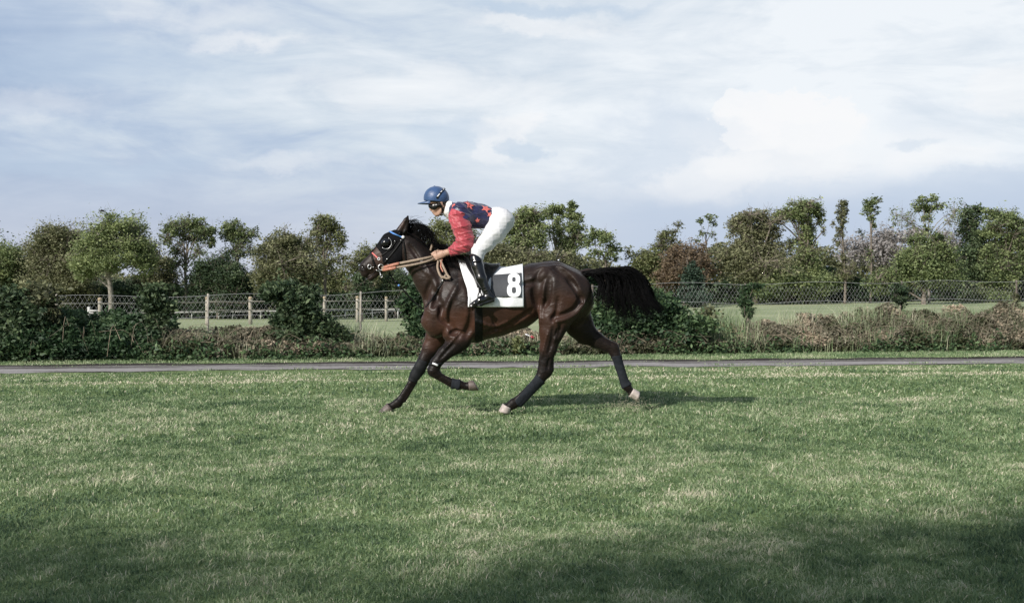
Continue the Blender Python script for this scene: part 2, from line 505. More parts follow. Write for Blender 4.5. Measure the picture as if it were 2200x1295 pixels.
# ------------------------------------------------------------------ signed distance fields -> smooth meshes
class Field:
    def __init__(s, lo, hi, h):
        s.lo = np.array(lo, float); s.h = h
        s.n = np.ceil((np.array(hi) - s.lo) / h).astype(int) + 1
        s.a = np.full(s.n, .6, np.float32)

    def box(s, lo, hi):
        i0 = np.clip(((lo - s.lo) / s.h).astype(int), 0, s.n)
        i1 = np.clip(((hi - s.lo) / s.h).astype(int) + 2, 0, s.n)
        sl = tuple(slice(a, b) for a, b in zip(i0, i1))
        g = [(s.lo[i] + s.h * np.arange(i0[i], i1[i])).astype(np.float32) for i in range(3)]
        return sl, g[0][:, None, None], g[1][None, :, None], g[2][None, None, :]

    def seg(s, a, b, ra, rb, ka=1., kb=None, blend=.02, op='u'):
        """tapered capsule from a to b; k scales its width across (world y)"""
        kb = ka if kb is None else kb
        a = np.asarray(a, float); b = np.asarray(b, float)
        R = max(ra * max(ka, 1), rb * max(kb, 1)) + blend * 2 + .03
        sl, X, Y, Z = s.box(np.minimum(a, b) - R, np.maximum(a, b) + R)
        d = b - a
        L = max(float(d @ d), 1e-12)
        t = np.clip(((X - a[0]) * d[0] + (Y - a[1]) * d[1] + (Z - a[2]) * d[2]) / L, 0, 1)
        k = ka + (kb - ka) * t
        dist = np.sqrt((X - a[0] - t * d[0]) ** 2 + ((Y - a[1] - t * d[1]) / k) ** 2 + (Z - a[2] - t * d[2]) ** 2) - (ra + (rb - ra) * t)
        cur = s.a[sl]
        if op == 'u':
            hh = np.maximum(blend - np.abs(cur - dist), 0) / blend
            s.a[sl] = np.minimum(cur, dist) - hh * hh * blend * .25
        else:
            hh = np.maximum(blend - np.abs(cur + dist), 0) / blend
            s.a[sl] = np.maximum(cur, -dist) + hh * hh * blend * .25

    def chain(s, pts, blend=.02, k=1., dy=None, sc=1 / 215.):
        """pts: (px, py, r_px[, dy[, k]])"""
        P = []
        for p in pts:
            y = p[3] if len(p) > 3 and p[3] is not None else (dy or 0.)
            P.append((B(p[0], p[1], y), p[2] * sc, p[4] if len(p) > 4 else k))
        for (a, ra, ka), (b, rb, kb) in zip(P, P[1:]): s.seg(a, b, ra, rb, ka, kb, blend)

    def sample(s, P):
        g = (np.asarray(P) - s.lo) / s.h
        g = np.clip(g, 0, s.n - 1.001)
        i = g.astype(int); t = g - i
        out = 0
        for dx in (0, 1):
            for dy in (0, 1):
                for dz in (0, 1):
                    w = (t[..., 0] if dx else 1 - t[..., 0]) * (t[..., 1] if dy else 1 - t[..., 1]) * (t[..., 2] if dz else 1 - t[..., 2])
                    out = out + w * s.a[i[..., 0] + dx, i[..., 1] + dy, i[..., 2] + dz]
        return out

    def normal(s, P):
        e = s.h
        P = np.asarray(P, float)
        g = np.stack([s.sample(P + np.eye(3)[i] * e) - s.sample(P - np.eye(3)[i] * e) for i in range(3)], -1)
        return g / (np.linalg.norm(g, axis=-1)[..., None] + 1e-9)

    def hit(s, O, D, tmax, off=0., n=160):
        """first point along rays O + tD where the field falls under off; misses -> nearest approach"""
        O = np.asarray(O, float); D = np.asarray(D, float)
        t = np.linspace(0, tmax, n)
        P = O[..., None, :] + D[..., None, :] * t[:, None]
        v = s.sample(P) - off
        neg = v < 0
        idx = np.where(neg.any(-1), neg.argmax(-1), np.argmin(v, -1))
        i0 = np.maximum(idx - 1, 0)
        va = np.take_along_axis(v, i0[..., None], -1)[..., 0]
        vb = np.take_along_axis(v, idx[..., None], -1)[..., 0]
        w = np.where((va > 0) & (vb < 0), va / (va - vb + 1e-9), 1.)
        tt = t[i0] + (t[idx] - t[i0]) * w
        return O + D * tt[..., None]

    def on(s, px, py, off=0., side=-1, ymin=None, depth=.95):
        """surface point seen at photo pixel, near side (-1) or mirrored far side (+1)"""
        px = np.asarray(px, float); py = np.asarray(py, float)
        y0 = HD + side * .48 if ymin is None else ymin
        d = np.stack([(px - 1100) / F, np.ones_like(px), -(py - HOR) / F], -1)
        O = np.array([0, 0, EYE]) + d * y0
        return s.hit(O, d * (-side), depth, off)

    def mesh(s, sub=None, lo=None, smooth=1, a=None, h=None):
        a = s.a if a is None else a
        h = s.h if h is None else h
        lo = s.lo if lo is None else lo
        return nets(a, lo, h, smooth)


def nets(a, lo, h, smooth=1):
    s = a < 0
    nx, ny, nz = a.shape
    cnt = np.zeros((nx - 1, ny - 1, nz - 1), np.int8)
    for dx in (0, 1):
        for dy in (0, 1):
            for dz in (0, 1):
                cnt += s[dx:nx - 1 + dx, dy:ny - 1 + dy, dz:nz - 1 + dz]
    act = (cnt > 0) & (cnt < 8)
    I, J, K = np.nonzero(act)
    idx = np.full(act.shape, -1, np.int32)
    idx[I, J, K] = np.arange(len(I))
    c = np.stack([a[I + dx, J + dy, K + dz] for dx in (0, 1) for dy in (0, 1) for dz in (0, 1)], 1)
    off = np.array([(dx, dy, dz) for dx in (0, 1) for dy in (0, 1) for dz in (0, 1)], float)
    P = np.zeros((len(I), 3)); cn = np.zeros(len(I))
    for e0 in range(8):
        for e1 in range(e0 + 1, 8):
            if np.abs(off[e0] - off[e1]).sum() != 1: continue
            va, vb = c[:, e0], c[:, e1]
            m = (va < 0) != (vb < 0)
            t = np.where(m, va / np.where(m, va - vb, 1), 0)
            P += m[:, None] * (off[e0] + t[:, None] * (off[e1] - off[e0]))
            cn += m
    P = np.stack([I, J, K], 1) + P / cn[:, None]
    quads = []
    for ax in range(3):
        sa = np.take(s, range(0, s.shape[ax] - 1), ax); sb = np.take(s, range(1, s.shape[ax]), ax)
        m = sa != sb
        i, j, k = np.nonzero(m)
        g = [i, j, k]
        o1, o2 = [(1, 2), (2, 0), (0, 1)][ax]
        ok = (g[o1] > 0) & (g[o2] > 0) & (g[o1] < s.shape[o1] - 1) & (g[o2] < s.shape[o2] - 1)
        g = [x[ok] for x in g]
        flip = sa[i[ok], j[ok], k[ok]]
        def cell(d1, d2):
            gg = [x.copy() for x in g]
            gg[o1] -= d1; gg[o2] -= d2
            return idx[gg[0], gg[1], gg[2]]
        qd = np.stack([cell(0, 0), cell(1, 0), cell(1, 1), cell(0, 1)], 1)
        qd[~flip] = qd[~flip][:, ::-1]
        quads.append(qd)
    Q = np.concatenate(quads)
    Q = Q[(Q >= 0).all(1)]
    V = np.asarray(lo) + P * h
    for _ in range(smooth):
        acc = np.zeros_like(V); n = np.zeros(len(V))
        for x, y in ((0, 1), (1, 2), (2, 3), (3, 0)):
            for p, r in ((x, y), (y, x)):
                for c3 in range(3): acc[:, c3] += np.bincount(Q[:, p], V[Q[:, r], c3], len(V))
                n += np.bincount(Q[:, p], minlength=len(V))
        V = V * .45 + .55 * acc / np.maximum(n, 1)[:, None]
    return V, Q


def poly_sd(x, y, poly):
    """signed distance to polygon (negative inside)"""
    d = np.full(x.shape, 1e9); ins = np.zeros(x.shape, bool)
    n = len(poly)
    for i in range(n):
        ax, ay = poly[i]; bx, by = poly[(i + 1) % n]
        ex, ey = bx - ax, by - ay
        t = np.clip(((x - ax) * ex + (y - ay) * ey) / (ex * ex + ey * ey + 1e-9), 0, 1)
        d = np.minimum(d, (x - ax - t * ex) ** 2 + (y - ay - t * ey) ** 2)
        c = ((ay > y) != (by > y)) & (x < (bx - ax) * (y - ay) / (by - ay + 1e-12) + ax)
        ins ^= c
    d = np.sqrt(d)
    return np.where(ins, -d, d)


def shell(field, poly, off, name, material, root, h=.0045, ylim=(-.6, .6), smooth=1):
    """a layer lying on the field's surface inside a px polygon: hood, bandage, girth"""
    px = [p[0] for p in poly]; py = [p[1] for p in poly]
    lo = B(min(px) - 5, max(py) + 5, 0); hi = B(max(px) + 5, min(py) - 5, 0)
    lo = lo + np.array([-.03, ylim[0], -.03]); hi = hi + np.array([.03, ylim[1], .03])
    lo = np.maximum(lo, field.lo); hi = np.minimum(hi, field.lo + field.h * (field.n - 1))
    n = ((hi - lo) / h).astype(int) + 1
    g = np.stack(np.meshgrid(*[lo[i] + h * np.arange(n[i]) for i in range(3)], indexing='ij'), -1)
    v = field.sample(g) - off
    x, y = to_px(g)
    v = np.maximum(v, poly_sd(x, y, poly) / 215.)
    v = np.maximum(v, np.abs(g[..., 1] - HD - (ylim[0] + ylim[1]) / 2) - (ylim[1] - ylim[0]) / 2 + .005)
    V, Q = nets(v.astype(np.float32), lo, h, smooth)
    o = mesh_np(name, V, Q, material, smooth=True)
    return shift(o, root)


# ================================================================== terrain helpers used by everything that stands on it
def track_near(X): return 19.77 + .160 * X        # near edge of the gravel track
def track_far(X): return 21.85 + .155 * X
def hedge_y(X): return 23.15 + .228 * X            # foot of the bank of brambles


def ground_z(x, y):
    x = np.asarray(x, float); y = np.asarray(y, float)
    a = np.clip((y - 29) / 56, 0, 1.0)
    r = np.clip((x / np.maximum(y, 1) + .12) / .28, 0, 1)
    r = r * r * (3 - 2 * r)
    z = a * (-.30 + r * 1.02) + a * np.clip(x / np.maximum(y, 1) - .16, 0, .4) * .9
    return z


# ================================================================== the horse
hr = Field(B(745, 925) + np.array([0, -.52, 0]), B(1400, 440) + np.array([0, .52, 0]), .0062)
# trunk
hr.chain([(966, 660, 52, 0, .74), (985, 650, 71, 0, .72), (1012, 652, 82, 0, .71), (1060, 650, 72, 0, .82), (1105, 642, 64, 0, .90),
          (1150, 621, 53.5, 0, .98), (1186, 618, 55, 0, 1.0), (1214, 631, 55, 0, .97), (1228, 645, 47.5, 0, .9)], blend=.05)
hr.chain([(985, 580, 15, 0, .8), (1010, 590, 16, 0, 1.)], blend=.06)          # withers
# neck
hr.chain([(878, 532, 31, 0, .62), (903, 563, 30.5, 0, .72), (930, 596, 40, 0, .68), (958, 628, 54, 0, .66)], blend=.05)
hr.chain([(884, 511, 12, 0, .5), (915, 541, 12, 0, .5), (950, 562, 14, 0, .6), (990, 578, 14, 0, .7)], blend=.03)  # crest
# head
hr.chain([(866, 512, 19, 0, .85), (856, 516, 23, 0, .72)], blend=.03)
hr.chain([(856, 538, 32, 0, .56), (829, 554, 29, 0, .52), (807, 570, 20, 0, .58), (788.5, 574, 14.5, 0, .80)], blend=.03)
hr.chain([(783, 579, 10.5, 0, 1.0), (784.5, 587, 9.5, 0, 1.0)], blend=.02)
hr.chain([(838, 519, 19, 0, .9), (816, 547, 16, 0, .70), (800, 563, 14, 0, .75), (788, 571, 13, 0, .85)], blend=.03)
hr.chain([(796, 597, 7.2, 0, 1.1), (804, 590, 8.0, 0, .95), (815, 580, 9, 0, .9)], blend=.012)
for s_ in (-1, 1):
    hr.chain([(857, 499, 8.5, s_ * .058), (872, 473, 4.6, s_ * .068), (876.3, 463.5, .9, s_ * .062)], blend=.012)
    hr.chain([(870, 498, 6.5, s_ * .058), (876, 474, 3.2, s_ * .068), (877, 464.5, .9, s_ * .062)], blend=.012)
    hr.seg(B(829, 521, s_ * .075), B(826, 524, s_ * .075), .040, .036, .5, blend=.02)      # brow over the eye
    hr.seg(B(846, 552, s_ * .070), B(830, 560, s_ * .060), .075, .055, .35, blend=.03)     # cheek
    hr.seg(B(820, 548, s_ * .058), B(802, 560, s_ * .045), .010, .007, 1, blend=.015)      # facial crest
    hr.seg(B(781.5, 580, s_ * .064), B(778.5, 574.5, s_ * .056), .015, .015, 1.0, op='s', blend=.006)  # nostril
    hr.seg(B(783.5, 571.5, s_ * .050), B(786, 578, s_ * .058), .006, .006, 1, blend=.010)
    hr.seg(B(868, 492, s_ * .092 - .0), B(874.5, 474, s_ * .088), .012, .006, .6, op='s', blend=.006)
    hr.seg(B(785, 601, s_ * .035), B(803, 585.5, s_ * .060), .0085, .0065, 4, op='s', blend=.006)    # mouth
    # chest and shoulder
    hr.seg(B(927, 690, s_ * .10), B(936, 706, s_ * .10), .105, .095, .8, blend=.05)
    hr.chain([(985, 596, 22, s_ * .10, .5), (948, 672, 36, s_ * .15, .48), (938, 692, 26, s_ * .155, .5)], blend=.045)
    hr.chain([(975, 672, 36, s_ * .155, .45), (992, 712, 27, s_ * .15, .6)], blend=.045)
    hr.chain([(1168, 590, 16, s_ * .17, .6), (1200, 600, 26, s_ * .16, .5), (1240, 622, 30, s_ * .13, .6)], blend=.05)   # hip, croup
    hr.chain([(1212, 632, 48, s_ * .15, .42), (1192, 682, 32, s_ * .16, .62)], blend=.05)     # thigh
# near foreleg, folded
L = dict(blend=.022)
hr.chain([(982, 716, 31, -.13, .75), (986, 729, 25, -.135, .7), (977, 741, 19.5, -.14, .72), (955, 759, 14.5, -.14, .8), (937, 779, 12.5, -.14, .88)], **L)
hr.chain([(937, 779, 12.5, -.14, .9), (931, 796, 12.5, -.14, .9), (938, 803, 10.5, -.14, .85)], blend=.015)
hr.chain([(931, 800, 10, -.14, .9), (950, 811, 7.2, -.14, .8), (976, 823, 7.8, -.14, .8), (986, 826, 10, -.14, .85), (1001, 829, 7.5, -.14, .9), (1006, 829, 9.5, -.14, .95)], blend=.012)
hr.chain([(940, 810, 5, -.14, .8), (972, 829, 5, -.14, .8)], blend=.012)                       # tendon
# far foreleg, planted
hr.chain([(948, 708, 30, .12, .75), (938, 724, 24, .13, .7), (925, 748, 18, .13, .75), (911, 775, 13.5, .13, .85)], **L)
hr.chain([(911, 772, 13, .13, .9), (903, 788, 13, .13, .9), (893, 806, 10.5, .13, .85)], blend=.015)
hr.chain([(895, 803, 10, .13, .85), (882, 824, 7.2, .13, .8), (861, 857, 7.5, .13, .8), (855, 865, 10, .13, .85), (842, 872, 7.6, .13, .9), (838, 874, 9.5, .13, .95)], blend=.012)
hr.chain([(893, 819, 4.5, .13, .8), (868, 860, 4.8, .13, .8)], blend=.012)
# near hind leg
hr.chain([(1214, 640, 46, -.11, .7), (1193, 688, 31.5, -.14, .68), (1185, 712, 25.5, -.145, .68), (1178, 748, 17.5, -.14, .72), (1172, 776, 14.5, -.135, .72)], blend=.035)
hr.chain([(1172, 776, 14.5, -.135, .72), (1171, 796, 16, -.13, .68), (1161, 812, 12, -.13, .8)], blend=.015)
hr.chain([(1185, 772, 5, -.135, .7), (1183, 792, 7, -.13, .7)], blend=.012)
hr.chain([(1161, 812, 11, -.13, .85), (1140, 833, 8.5, -.13, .85), (1113, 859, 9, -.13, .85), (1103, 867, 11, -.13, .85), (1093, 874, 9, -.13, .9), (1089, 876, 10.5, -.13, .9)], blend=.012)
hr.chain([(1166, 816, 5, -.13, .8), (1115, 868, 5.5, -.13, .8)], blend=.012)
# far hind leg, pushed out behind
hr.chain([(1222, 648, 44, .10, .75), (1245, 698, 30, .13, .7), (1258, 716, 24, .13, .7), (1279, 729, 17, .13, .7), (1303, 742, 13.5, .13, .72)], blend=.03)
hr.chain([(1300, 740, 13.5, .13, .7), (1317, 748, 13.5, .13, .7), (1323, 764, 11, .13, .8)], blend=.015)
hr.chain([(1323, 764, 10.5, .13, .85), (1332, 790, 8, .13, .85), (1342, 821, 8, .13, .85), (1347, 830, 10, .13, .85), (1354, 839, 7.5, .13, .9), (1357, 843, 9, .13, .9)], blend=.012)
hr.chain([(1240, 592, 11, 0, .8), (1262, 586, 8, 0, .8), (1290, 582, 5, 0, .8)], blend=.03)    # dock

# muscle relief: ridges and grooves laid on the near and far flanks


def relief(pts, r, op, blend, side=-1, sink=0.):
    P = spline([(*p, 0) for p in pts], 3 * len(pts))
    S = hr.on(P[:, 0], P[:, 1], side=side)
    S = S + hr.normal(S) * sink
    if op == 's': r, blend = r * .8, blend * 1.2
    else: r, blend = r * .85, blend * 1.15
    for a_, b_ in zip(S, S[1:]):
        if np.linalg.norm(a_ - b_) < .12: hr.seg(a_, b_, r, r, 1, blend=blend, op=op)


for sd in (-1, 1):
    relief([(935, 628), (950, 668), (972, 706), (985, 722)], .012, 's', .045, sd)              # front of the shoulder blade
    relief([(1002, 600), (1014, 650), (1012, 690), (1000, 722)], .010, 's', .05, sd)           # behind the shoulder
    relief([(985, 610), (962, 655), (955, 680)], .010, 'u', .045, sd, -.003)
    relief([(930, 600), (915, 632), (915, 655)], .010, 's', .04, sd)                          # jugular groove
    relief([(898, 560), (925, 590), (942, 622)], .012, 'u', .04, sd, -.006)
    relief([(1164, 585), (1152, 625), (1158, 655)], .016, 's', .06, sd)                       # flank hollow
    relief([(1170, 586), (1163, 598)], .016, 'u', .04, sd, -.004)                             # point of hip
    relief([(1181, 600), (1176, 640), (1168, 655)], .010, 's', .045, sd)
    relief([(1250, 640), (1236, 662), (1212, 676), (1186, 682)], .009, 's', .04, sd)           # crescent across the thigh
    relief([(1256, 648), (1240, 671), (1216, 685), (1192, 690)], .007, 'u', .03, sd, .0)
    relief([(1040, 716), (1095, 697), (1140, 668)], .009, 's', .04, sd)                       # belly line
    relief([(1166, 640), (1162, 668), (1161, 700)], .010, 'u', .03, sd, -.002)                # stifle fold
relief([(1188, 704), (1186, 730), (1178, 758)], .006, 's', .025)
relief([(1204, 700), (1196, 722)], .008, 's', .03)
relief([(1180, 772), (1176, 792)], .005, 's', .02)
relief([(975, 738), (962, 752), (946, 770)], .005, 's', .022)
relief([(966, 720), (978, 712), (992, 716)], .009, 's', .03)
relief([(952, 655), (945, 682), (960, 694)], .009, 's', .035)
relief([(1192, 575), (1215, 590), (1235, 615)], .009, 's', .05)
relief([(1060, 600 + 80), (1066, 705)], .006, 's', .03)

for sd in (-1, 1):
    relief([(1200, 640), (1196, 668), (1186, 690)], .007, 's', .03, sd)
    relief([(1222, 600), (1240, 625), (1250, 648)], .008, 's', .04, sd)
    relief([(968, 640), (958, 668), (962, 690)], .007, 'u', .025, sd)
    relief([(945, 612), (938, 640), (930, 660)], .007, 's', .035, sd)
    relief([(1025, 690), (1060, 700), (1090, 690)], .006, 'u', .025, sd)
    relief([(1075, 600), (1120, 610), (1148, 606)], .006, 's', .04, sd)
    relief([(880, 528), (896, 552), (915, 580)], .006, 's', .03, sd)
relief([(1178, 712), (1170, 740), (1164, 768)], .005, 'u', .018)
relief([(990, 712), (974, 730), (956, 748)], .005, 'u', .018)
relief([(1196, 692), (1198, 712), (1190, 735)], .004, 'u', .015)
V, Q = hr.mesh(smooth=1)
vx, vy = to_px(V)
nrm_noise = vnoise(V[:, 0] * 9 + 50, V[:, 2] * 9, 3)


def ss(x, a, b):
    t = np.clip((x - a) / (b - a), 0, 1)
    return t * t * (3 - 2 * t)


pts_ = ss(vy + (nrm_noise - .5) * 26, 738, 774)
pts_ = np.maximum(pts_, ss(vy + (nrm_noise - .5) * 26, 716, 752) * (V[:, 1] < HD) * (vx < 1040) * ss(vx, 930, 945))      # near foreleg
pts_ = np.maximum(pts_, .8 * ss(vx + (nrm_noise - .5) * 30, 1205, 1290) * (V[:, 1] > HD + .03) * ss(vy, 660, 700))          # far hind leg
pts_ = np.maximum(pts_, .7 * ss(vx - (vy - 700) * -.30 + (nrm_noise - .5) * 16, 1176, 1192) * ss(vy, 690, 715) * (vx < 1225) * (V[:, 1] < HD))
pts_ = np.maximum(pts_, ss(-vx + (nrm_noise - .5) * 14, -806, -780) * .5)                # muzzle
pts_ = np.maximum(pts_, ss(-(vy - (vx - 860) * .9 - 506), -9, 4) * ss(vx, 862, 880) * (vx < 985) * .9)   # along the crest
pts_ = np.maximum(pts_, ss(-vy, -478, -466) * (vx < 900))
pts_ = np.maximum(pts_, ss(-np.hypot(vx - 779.5, (vy - 577) * .85), -7.5, -5.5))
red = ss(vy + (nrm_noise - .5) * 30, 640, 700) * ss(-vy, -790, -750) * .75 * (1 - .55 * ss(vx, 1160, 1200))
red = np.maximum(red, .8 * ss(vx, 1010, 1060) * ss(-vx, -1185, -1150) * ss(vy, 600, 690))
red = np.maximum(red, .9 * ss(-vx, -950, -918) * ss(vy, 600, 690) * ss(-vy, -775, -740))
red = np.maximum(red, .45 * ss(-np.hypot(vx - 1215, vy - 660), -52, -20))
red = np.maximum(red, .55 * ss(-np.hypot(vx - 812, vy - 548), -24, -8))
red = np.maximum(red, .6 * ss(-vy, -495, -480) * (vx < 869))
red = red * (1 - pts_) * (.55 + .9 * nrm_noise)

horse = empty('horse', (float(B(1050, 887)[0]), HD, 0.0), 'dark bay racehorse with black legs and tail, trotting left across the turf', 'horse')
body = mesh_np('body', V, Q, M['coat'], smooth=True, attrs={'points': ('POINT', pts_), 'red': ('POINT', np.clip(red, 0, 1))})
shift(body, horse)


def hoof(cor, toe, heel, r0, r1, dy, material, label=None):
    """loft from the coronet ring to the bearing edge; px points on the side view"""
    c = B(cor[0], cor[1], dy); t = B(toe[0], toe[1], dy); h_ = B(heel[0], heel[1], dy)
    mid = (t + h_) / 2; half = np.linalg.norm(t - h_) / 2
    fw = (t - h_) / (2 * half)
    axis = mid - c; axis /= np.linalg.norm(axis)
    lat = np.array([0, 1., 0])
    top_fw = np.cross(lat, axis); top_fw *= np.sign(top_fw @ fw)
    rings = 5; seg = 20; vs = []
    for i in range(rings + 1):
        u = i / rings
        cc = c * (1 - u) + mid * u
        f_ = top_fw * (1 - u) + fw * u; f_ /= np.linalg.norm(f_)
        rf = (r0 / 215) * (1 - u) + half * u
        rl = (r0 * .95 / 215) * (1 - u) + (r1 / 215) * u
        for k in range(seg):
            a = 2 * math.pi * k / seg
            ca = math.cos(a)
            vs.append(cc + f_ * rf * (ca if ca > 0 else ca * .92) + lat * rl * math.sin(a) * (1.06 - .12 * (ca > .5)))
    n0 = len(vs)
    vs += [c, mid - axis * .012]
    qd = [(i * seg + k, i * seg + (k + 1) % seg, (i + 1) * seg + (k + 1) % seg, (i + 1) * seg + k) for i in range(rings) for k in range(seg)]
    tr = [(n0, (k + 1) % seg, k) for k in range(seg)] + [(n0 + 1, rings * seg + k, rings * seg + (k + 1) % seg) for k in range(seg)]
    b_ = MB(); b_.add(vs, qd, tr)
    o = b_.build('hoof', material, horse, True)
    if label: o['label'] = label
    return o


hoof((839, 873), (812, 885), (833, 893), 10.5, 11.5, .13, M['hoof'])
hoof((1007, 828), (1029, 838), (1016, 816), 10.5, 11, -.14, M['hoof'])
hoof((1090, 872), (1071, 883), (1095, 889), 11.5, 12, -.13, M['hoof_pale'], 'pale pinkish white hoof of the near hind leg')
hoof((1356, 842), (1370, 863), (1375, 841), 10.5, 11, .13, M['hoof_pale'], 'pale hoof of the far hind leg in the air')

# leg wraps
NL, FL = (-.30, -.02), (.02, .30)
shell(hr, [(1153, 804), (1172, 823), (1120, 876), (1112, 871), (1106, 861)], .011, 'leg_wrap', M['bandage'], horse, .0045, NL)
shell(hr, [(1314, 766), (1338, 762), (1360, 824), (1335, 836)], .009, 'leg_wrap', M['bandage'], horse, .0045, FL)
shell(hr, [(899, 771), (918, 777), (914, 798), (894, 823), (874, 815), (884, 794)], .012, 'knee_boot', M['kneeboot'], horse, .0045, FL)
shell(hr, [(918, 779), (950, 779), (950, 784), (918, 784)], .008, 'knee_boot', M['kneeboot'], horse, .0045, NL)
shell(hr, [(973, 800), (990, 812), (987, 842), (968, 838)], .006, 'leg_wrap', M['bandage'], horse, .0045, NL)
b_ = MB()
b_.ribbon(spline([hr.on(929, 780, .012, ymin=HD - .26, depth=.2), hr.on(935, 782, .013, ymin=HD - .26, depth=.2), hr.on(941, 785, .012, ymin=HD - .26, depth=.2)], 6), np.tile([0, -1., 0], (6, 1)), .018, .004)
o = b_.build('boot_patch', M['white_plastic'], horse)

# eyes (under the cups)
for s_ in (-1, 1):
    b_ = MB(); b_.ball(hr.on(828, 522, -.008, side=s_), .021, 14, 10)
    b_.build('eye', M['eye'], horse, True)


# ---- hair
class Hair:
    def __init__(s): s.v, s.q, s.n = [], [], 0

    def strand(s, pts, w0, w1):
        n = len(pts)
        t = np.gradient(pts, axis=0)
        view = np.array([RNG.normal(0, .5), 1., RNG.normal(0, .5)])
        sd = np.cross(t, view); sd /= np.linalg.norm(sd, axis=1)[:, None] + 1e-9
        w = (w0 + (w1 - w0) * np.linspace(0, 1, n) ** 1.5)[:, None]
        back = np.array([0, .6, 0]) * w
        v = np.stack([pts - sd * w, pts + sd * w, pts + back], 1).reshape(-1, 3)
        i = np.arange(n - 1)[:, None] * 3
        qd = np.concatenate([i + np.array([0, 1, 4, 3]), i + np.array([1, 2, 5, 4]), i + np.array([2, 0, 3, 5])])
        s.v.append(v); s.q.append(qd + s.n); s.n += 3 * n

    def build(s, name, root):
        o = mesh_np(name, np.concatenate(s.v), np.concatenate(s.q), M['hair_black'], smooth=True)
        return shift(o, root)


def wob(P, amp, fr=3):
    n = len(P)
    ph = RNG.uniform(0, 6.28, 3); u = np.linspace(0, 1, n)
    return P + np.stack([np.sin(u * fr * 2 + ph[i]) * amp[i] * u for i in range(3)], 1)


mane = Hair()
crest = spline([(873, 492, 0), (886, 500, 0), (902, 514, 0), (922, 533, 0), (945, 548, 0), (975, 562, 0)], 200)
for i in range(620):
    u = RNG.random()
    r = crest[int(u * 199)]
    dy = RNG.normal(0, .014)
    L_ = (1 if u < .6 else .95)
    lock = math.floor(u * 17 + RNG.normal(0, .25)); rl = random.Random(lock * 31 + 5)
    lift = rl.uniform(8, 27) * (1 if u < .62 else .6); run = rl.uniform(16, 42) * (1.0 if u < .6 else 1.5)
    lift *= RNG.uniform(.7, 1.25); run *= RNG.uniform(.75, 1.2)
    curl = rl.uniform(4, 20)
    ds = RNG.normal(-.02, .035)
    p = [B(r[0], r[1] + 4, dy), B(r[0] + run * .18, r[1] - lift * .75, dy + ds * .3), B(r[0] + run * .55, r[1] - lift * 1.0 + curl * .15, dy + ds),
         B(r[0] + run * .9, r[1] - lift * .75 + curl * .6, dy + ds * 1.6), B(r[0] + run * 1.12, r[1] - lift * .3 + curl * 1.4, dy + ds * 2)]
    mane.strand(wob(spline(p, 11), (.014, .012, .014)), .0020, .0005)
for i in range(260):      # hair lying down over the near side of the crest
    u = RNG.random(); r = crest[int(u * 199)]
    e_ = RNG.uniform(8, 26)
    a_ = hr.on(np.array([r[0] + 1, r[0] + 5 + e_ * .3, r[0] + 10 + e_ * .8]), np.array([r[1] + 6, r[1] + 9 + e_ * .3, r[1] + 10 + e_ * .75]), .008)
    mane.strand(wob(spline([B(r[0], r[1] + 2, 0), *a_], 9), (.006, .002, .006)), .0035, .001)
for i in range(16):       # loose flyaway wisps near the poll
    r = crest[int(RNG.uniform(.02, .35) * 199)]
    k_ = RNG.uniform(.6, 1.3)
    mane.strand(wob(spline([B(r[0], r[1]), B(r[0] - 1, r[1] - 12 * k_), B(r[0] + 4, r[1] - 24 * k_), B(r[0] + 14 * k_, r[1] - 28 * k_)], 10), (.02, .01, .012)), .0022, .0006)
mane.build('mane', horse)

tail = Hair()
for i in range(1750):
    w = RNG.random()
    g = 1 - (1 - w) ** 1.15                          # 0 falls near the rump, 1 streams along the outer curve
    xf = 1285 + 84 * g
    lane = RNG.random()
    lock = int(g * 22 + RNG.normal(0, .35)); rl = random.Random(lock * 17 + 3)
    lkx, lky = rl.uniform(-9, 9), rl.uniform(-26, 14)
    dy = RNG.normal(0, .030)
    root = (1250 + RNG.uniform(0, 14), 583 + lane * 8)
    top = 574 + 9 * lane + (1 - g) * 5 + abs(RNG.normal(0, 2.0))
    ln = RNG.beta(2.2, 1.5)
    if g > .66:
        h_ = (g - .66) / .34
        s_ = ln ** .7
        end = np.array([1392 + 38 * h_ * s_ + rl.uniform(-5, 5), 658 + 34 * s_ + lky * .4 - 20 * h_])
        p = [root, (1290, top + 1), (1332, top - 1 + 2 * lane), (xf - 12, top - 2 + 5 * lane), (xf + 5 + 10 * h_, 592 + 10 * lane),
             (xf + 12 + 16 * h_ - 5 * lane, 618 + 4 * lane), (xf + 22 + 18 * h_ - 9 * lane, 645 + 3 * lane), tuple(end + RNG.normal(0, 2.2, 2))]
    elif g > .16:
        h_ = (g - .16) / .5
        ye = 648 + ln * (34 + 36 * h_) + lky * .8
        dr = (6 + 26 * h_) + lkx
        p = [root, (1288, top + 1), (max(1294, xf - 22), top + 1), (xf + 1, top + 8 + 7 * lane), (xf + 5 + 6 * h_, 610), (xf + dr * .5, 632), (xf + dr + RNG.normal(0, 2.5), max(ye, 640))]
    else:
        ye = 636 + ln * 38 + lky * .8
        p = [root, (1272, top + 3), (xf - 5, top + 9 + 6 * lane), (xf + 1, 606 + 4 * lane), (xf + 1 + lkx * .4, 626), (xf + lkx + RNG.normal(0, 2), max(ye, 634))]
    P = [B(a_[0], a_[1], dy * (1 + .5 * k_)) for k_, a_ in enumerate(p)]
    tail.strand(wob(spline(P, 16), (.013, .014, .010), 4), .0031, .0004)
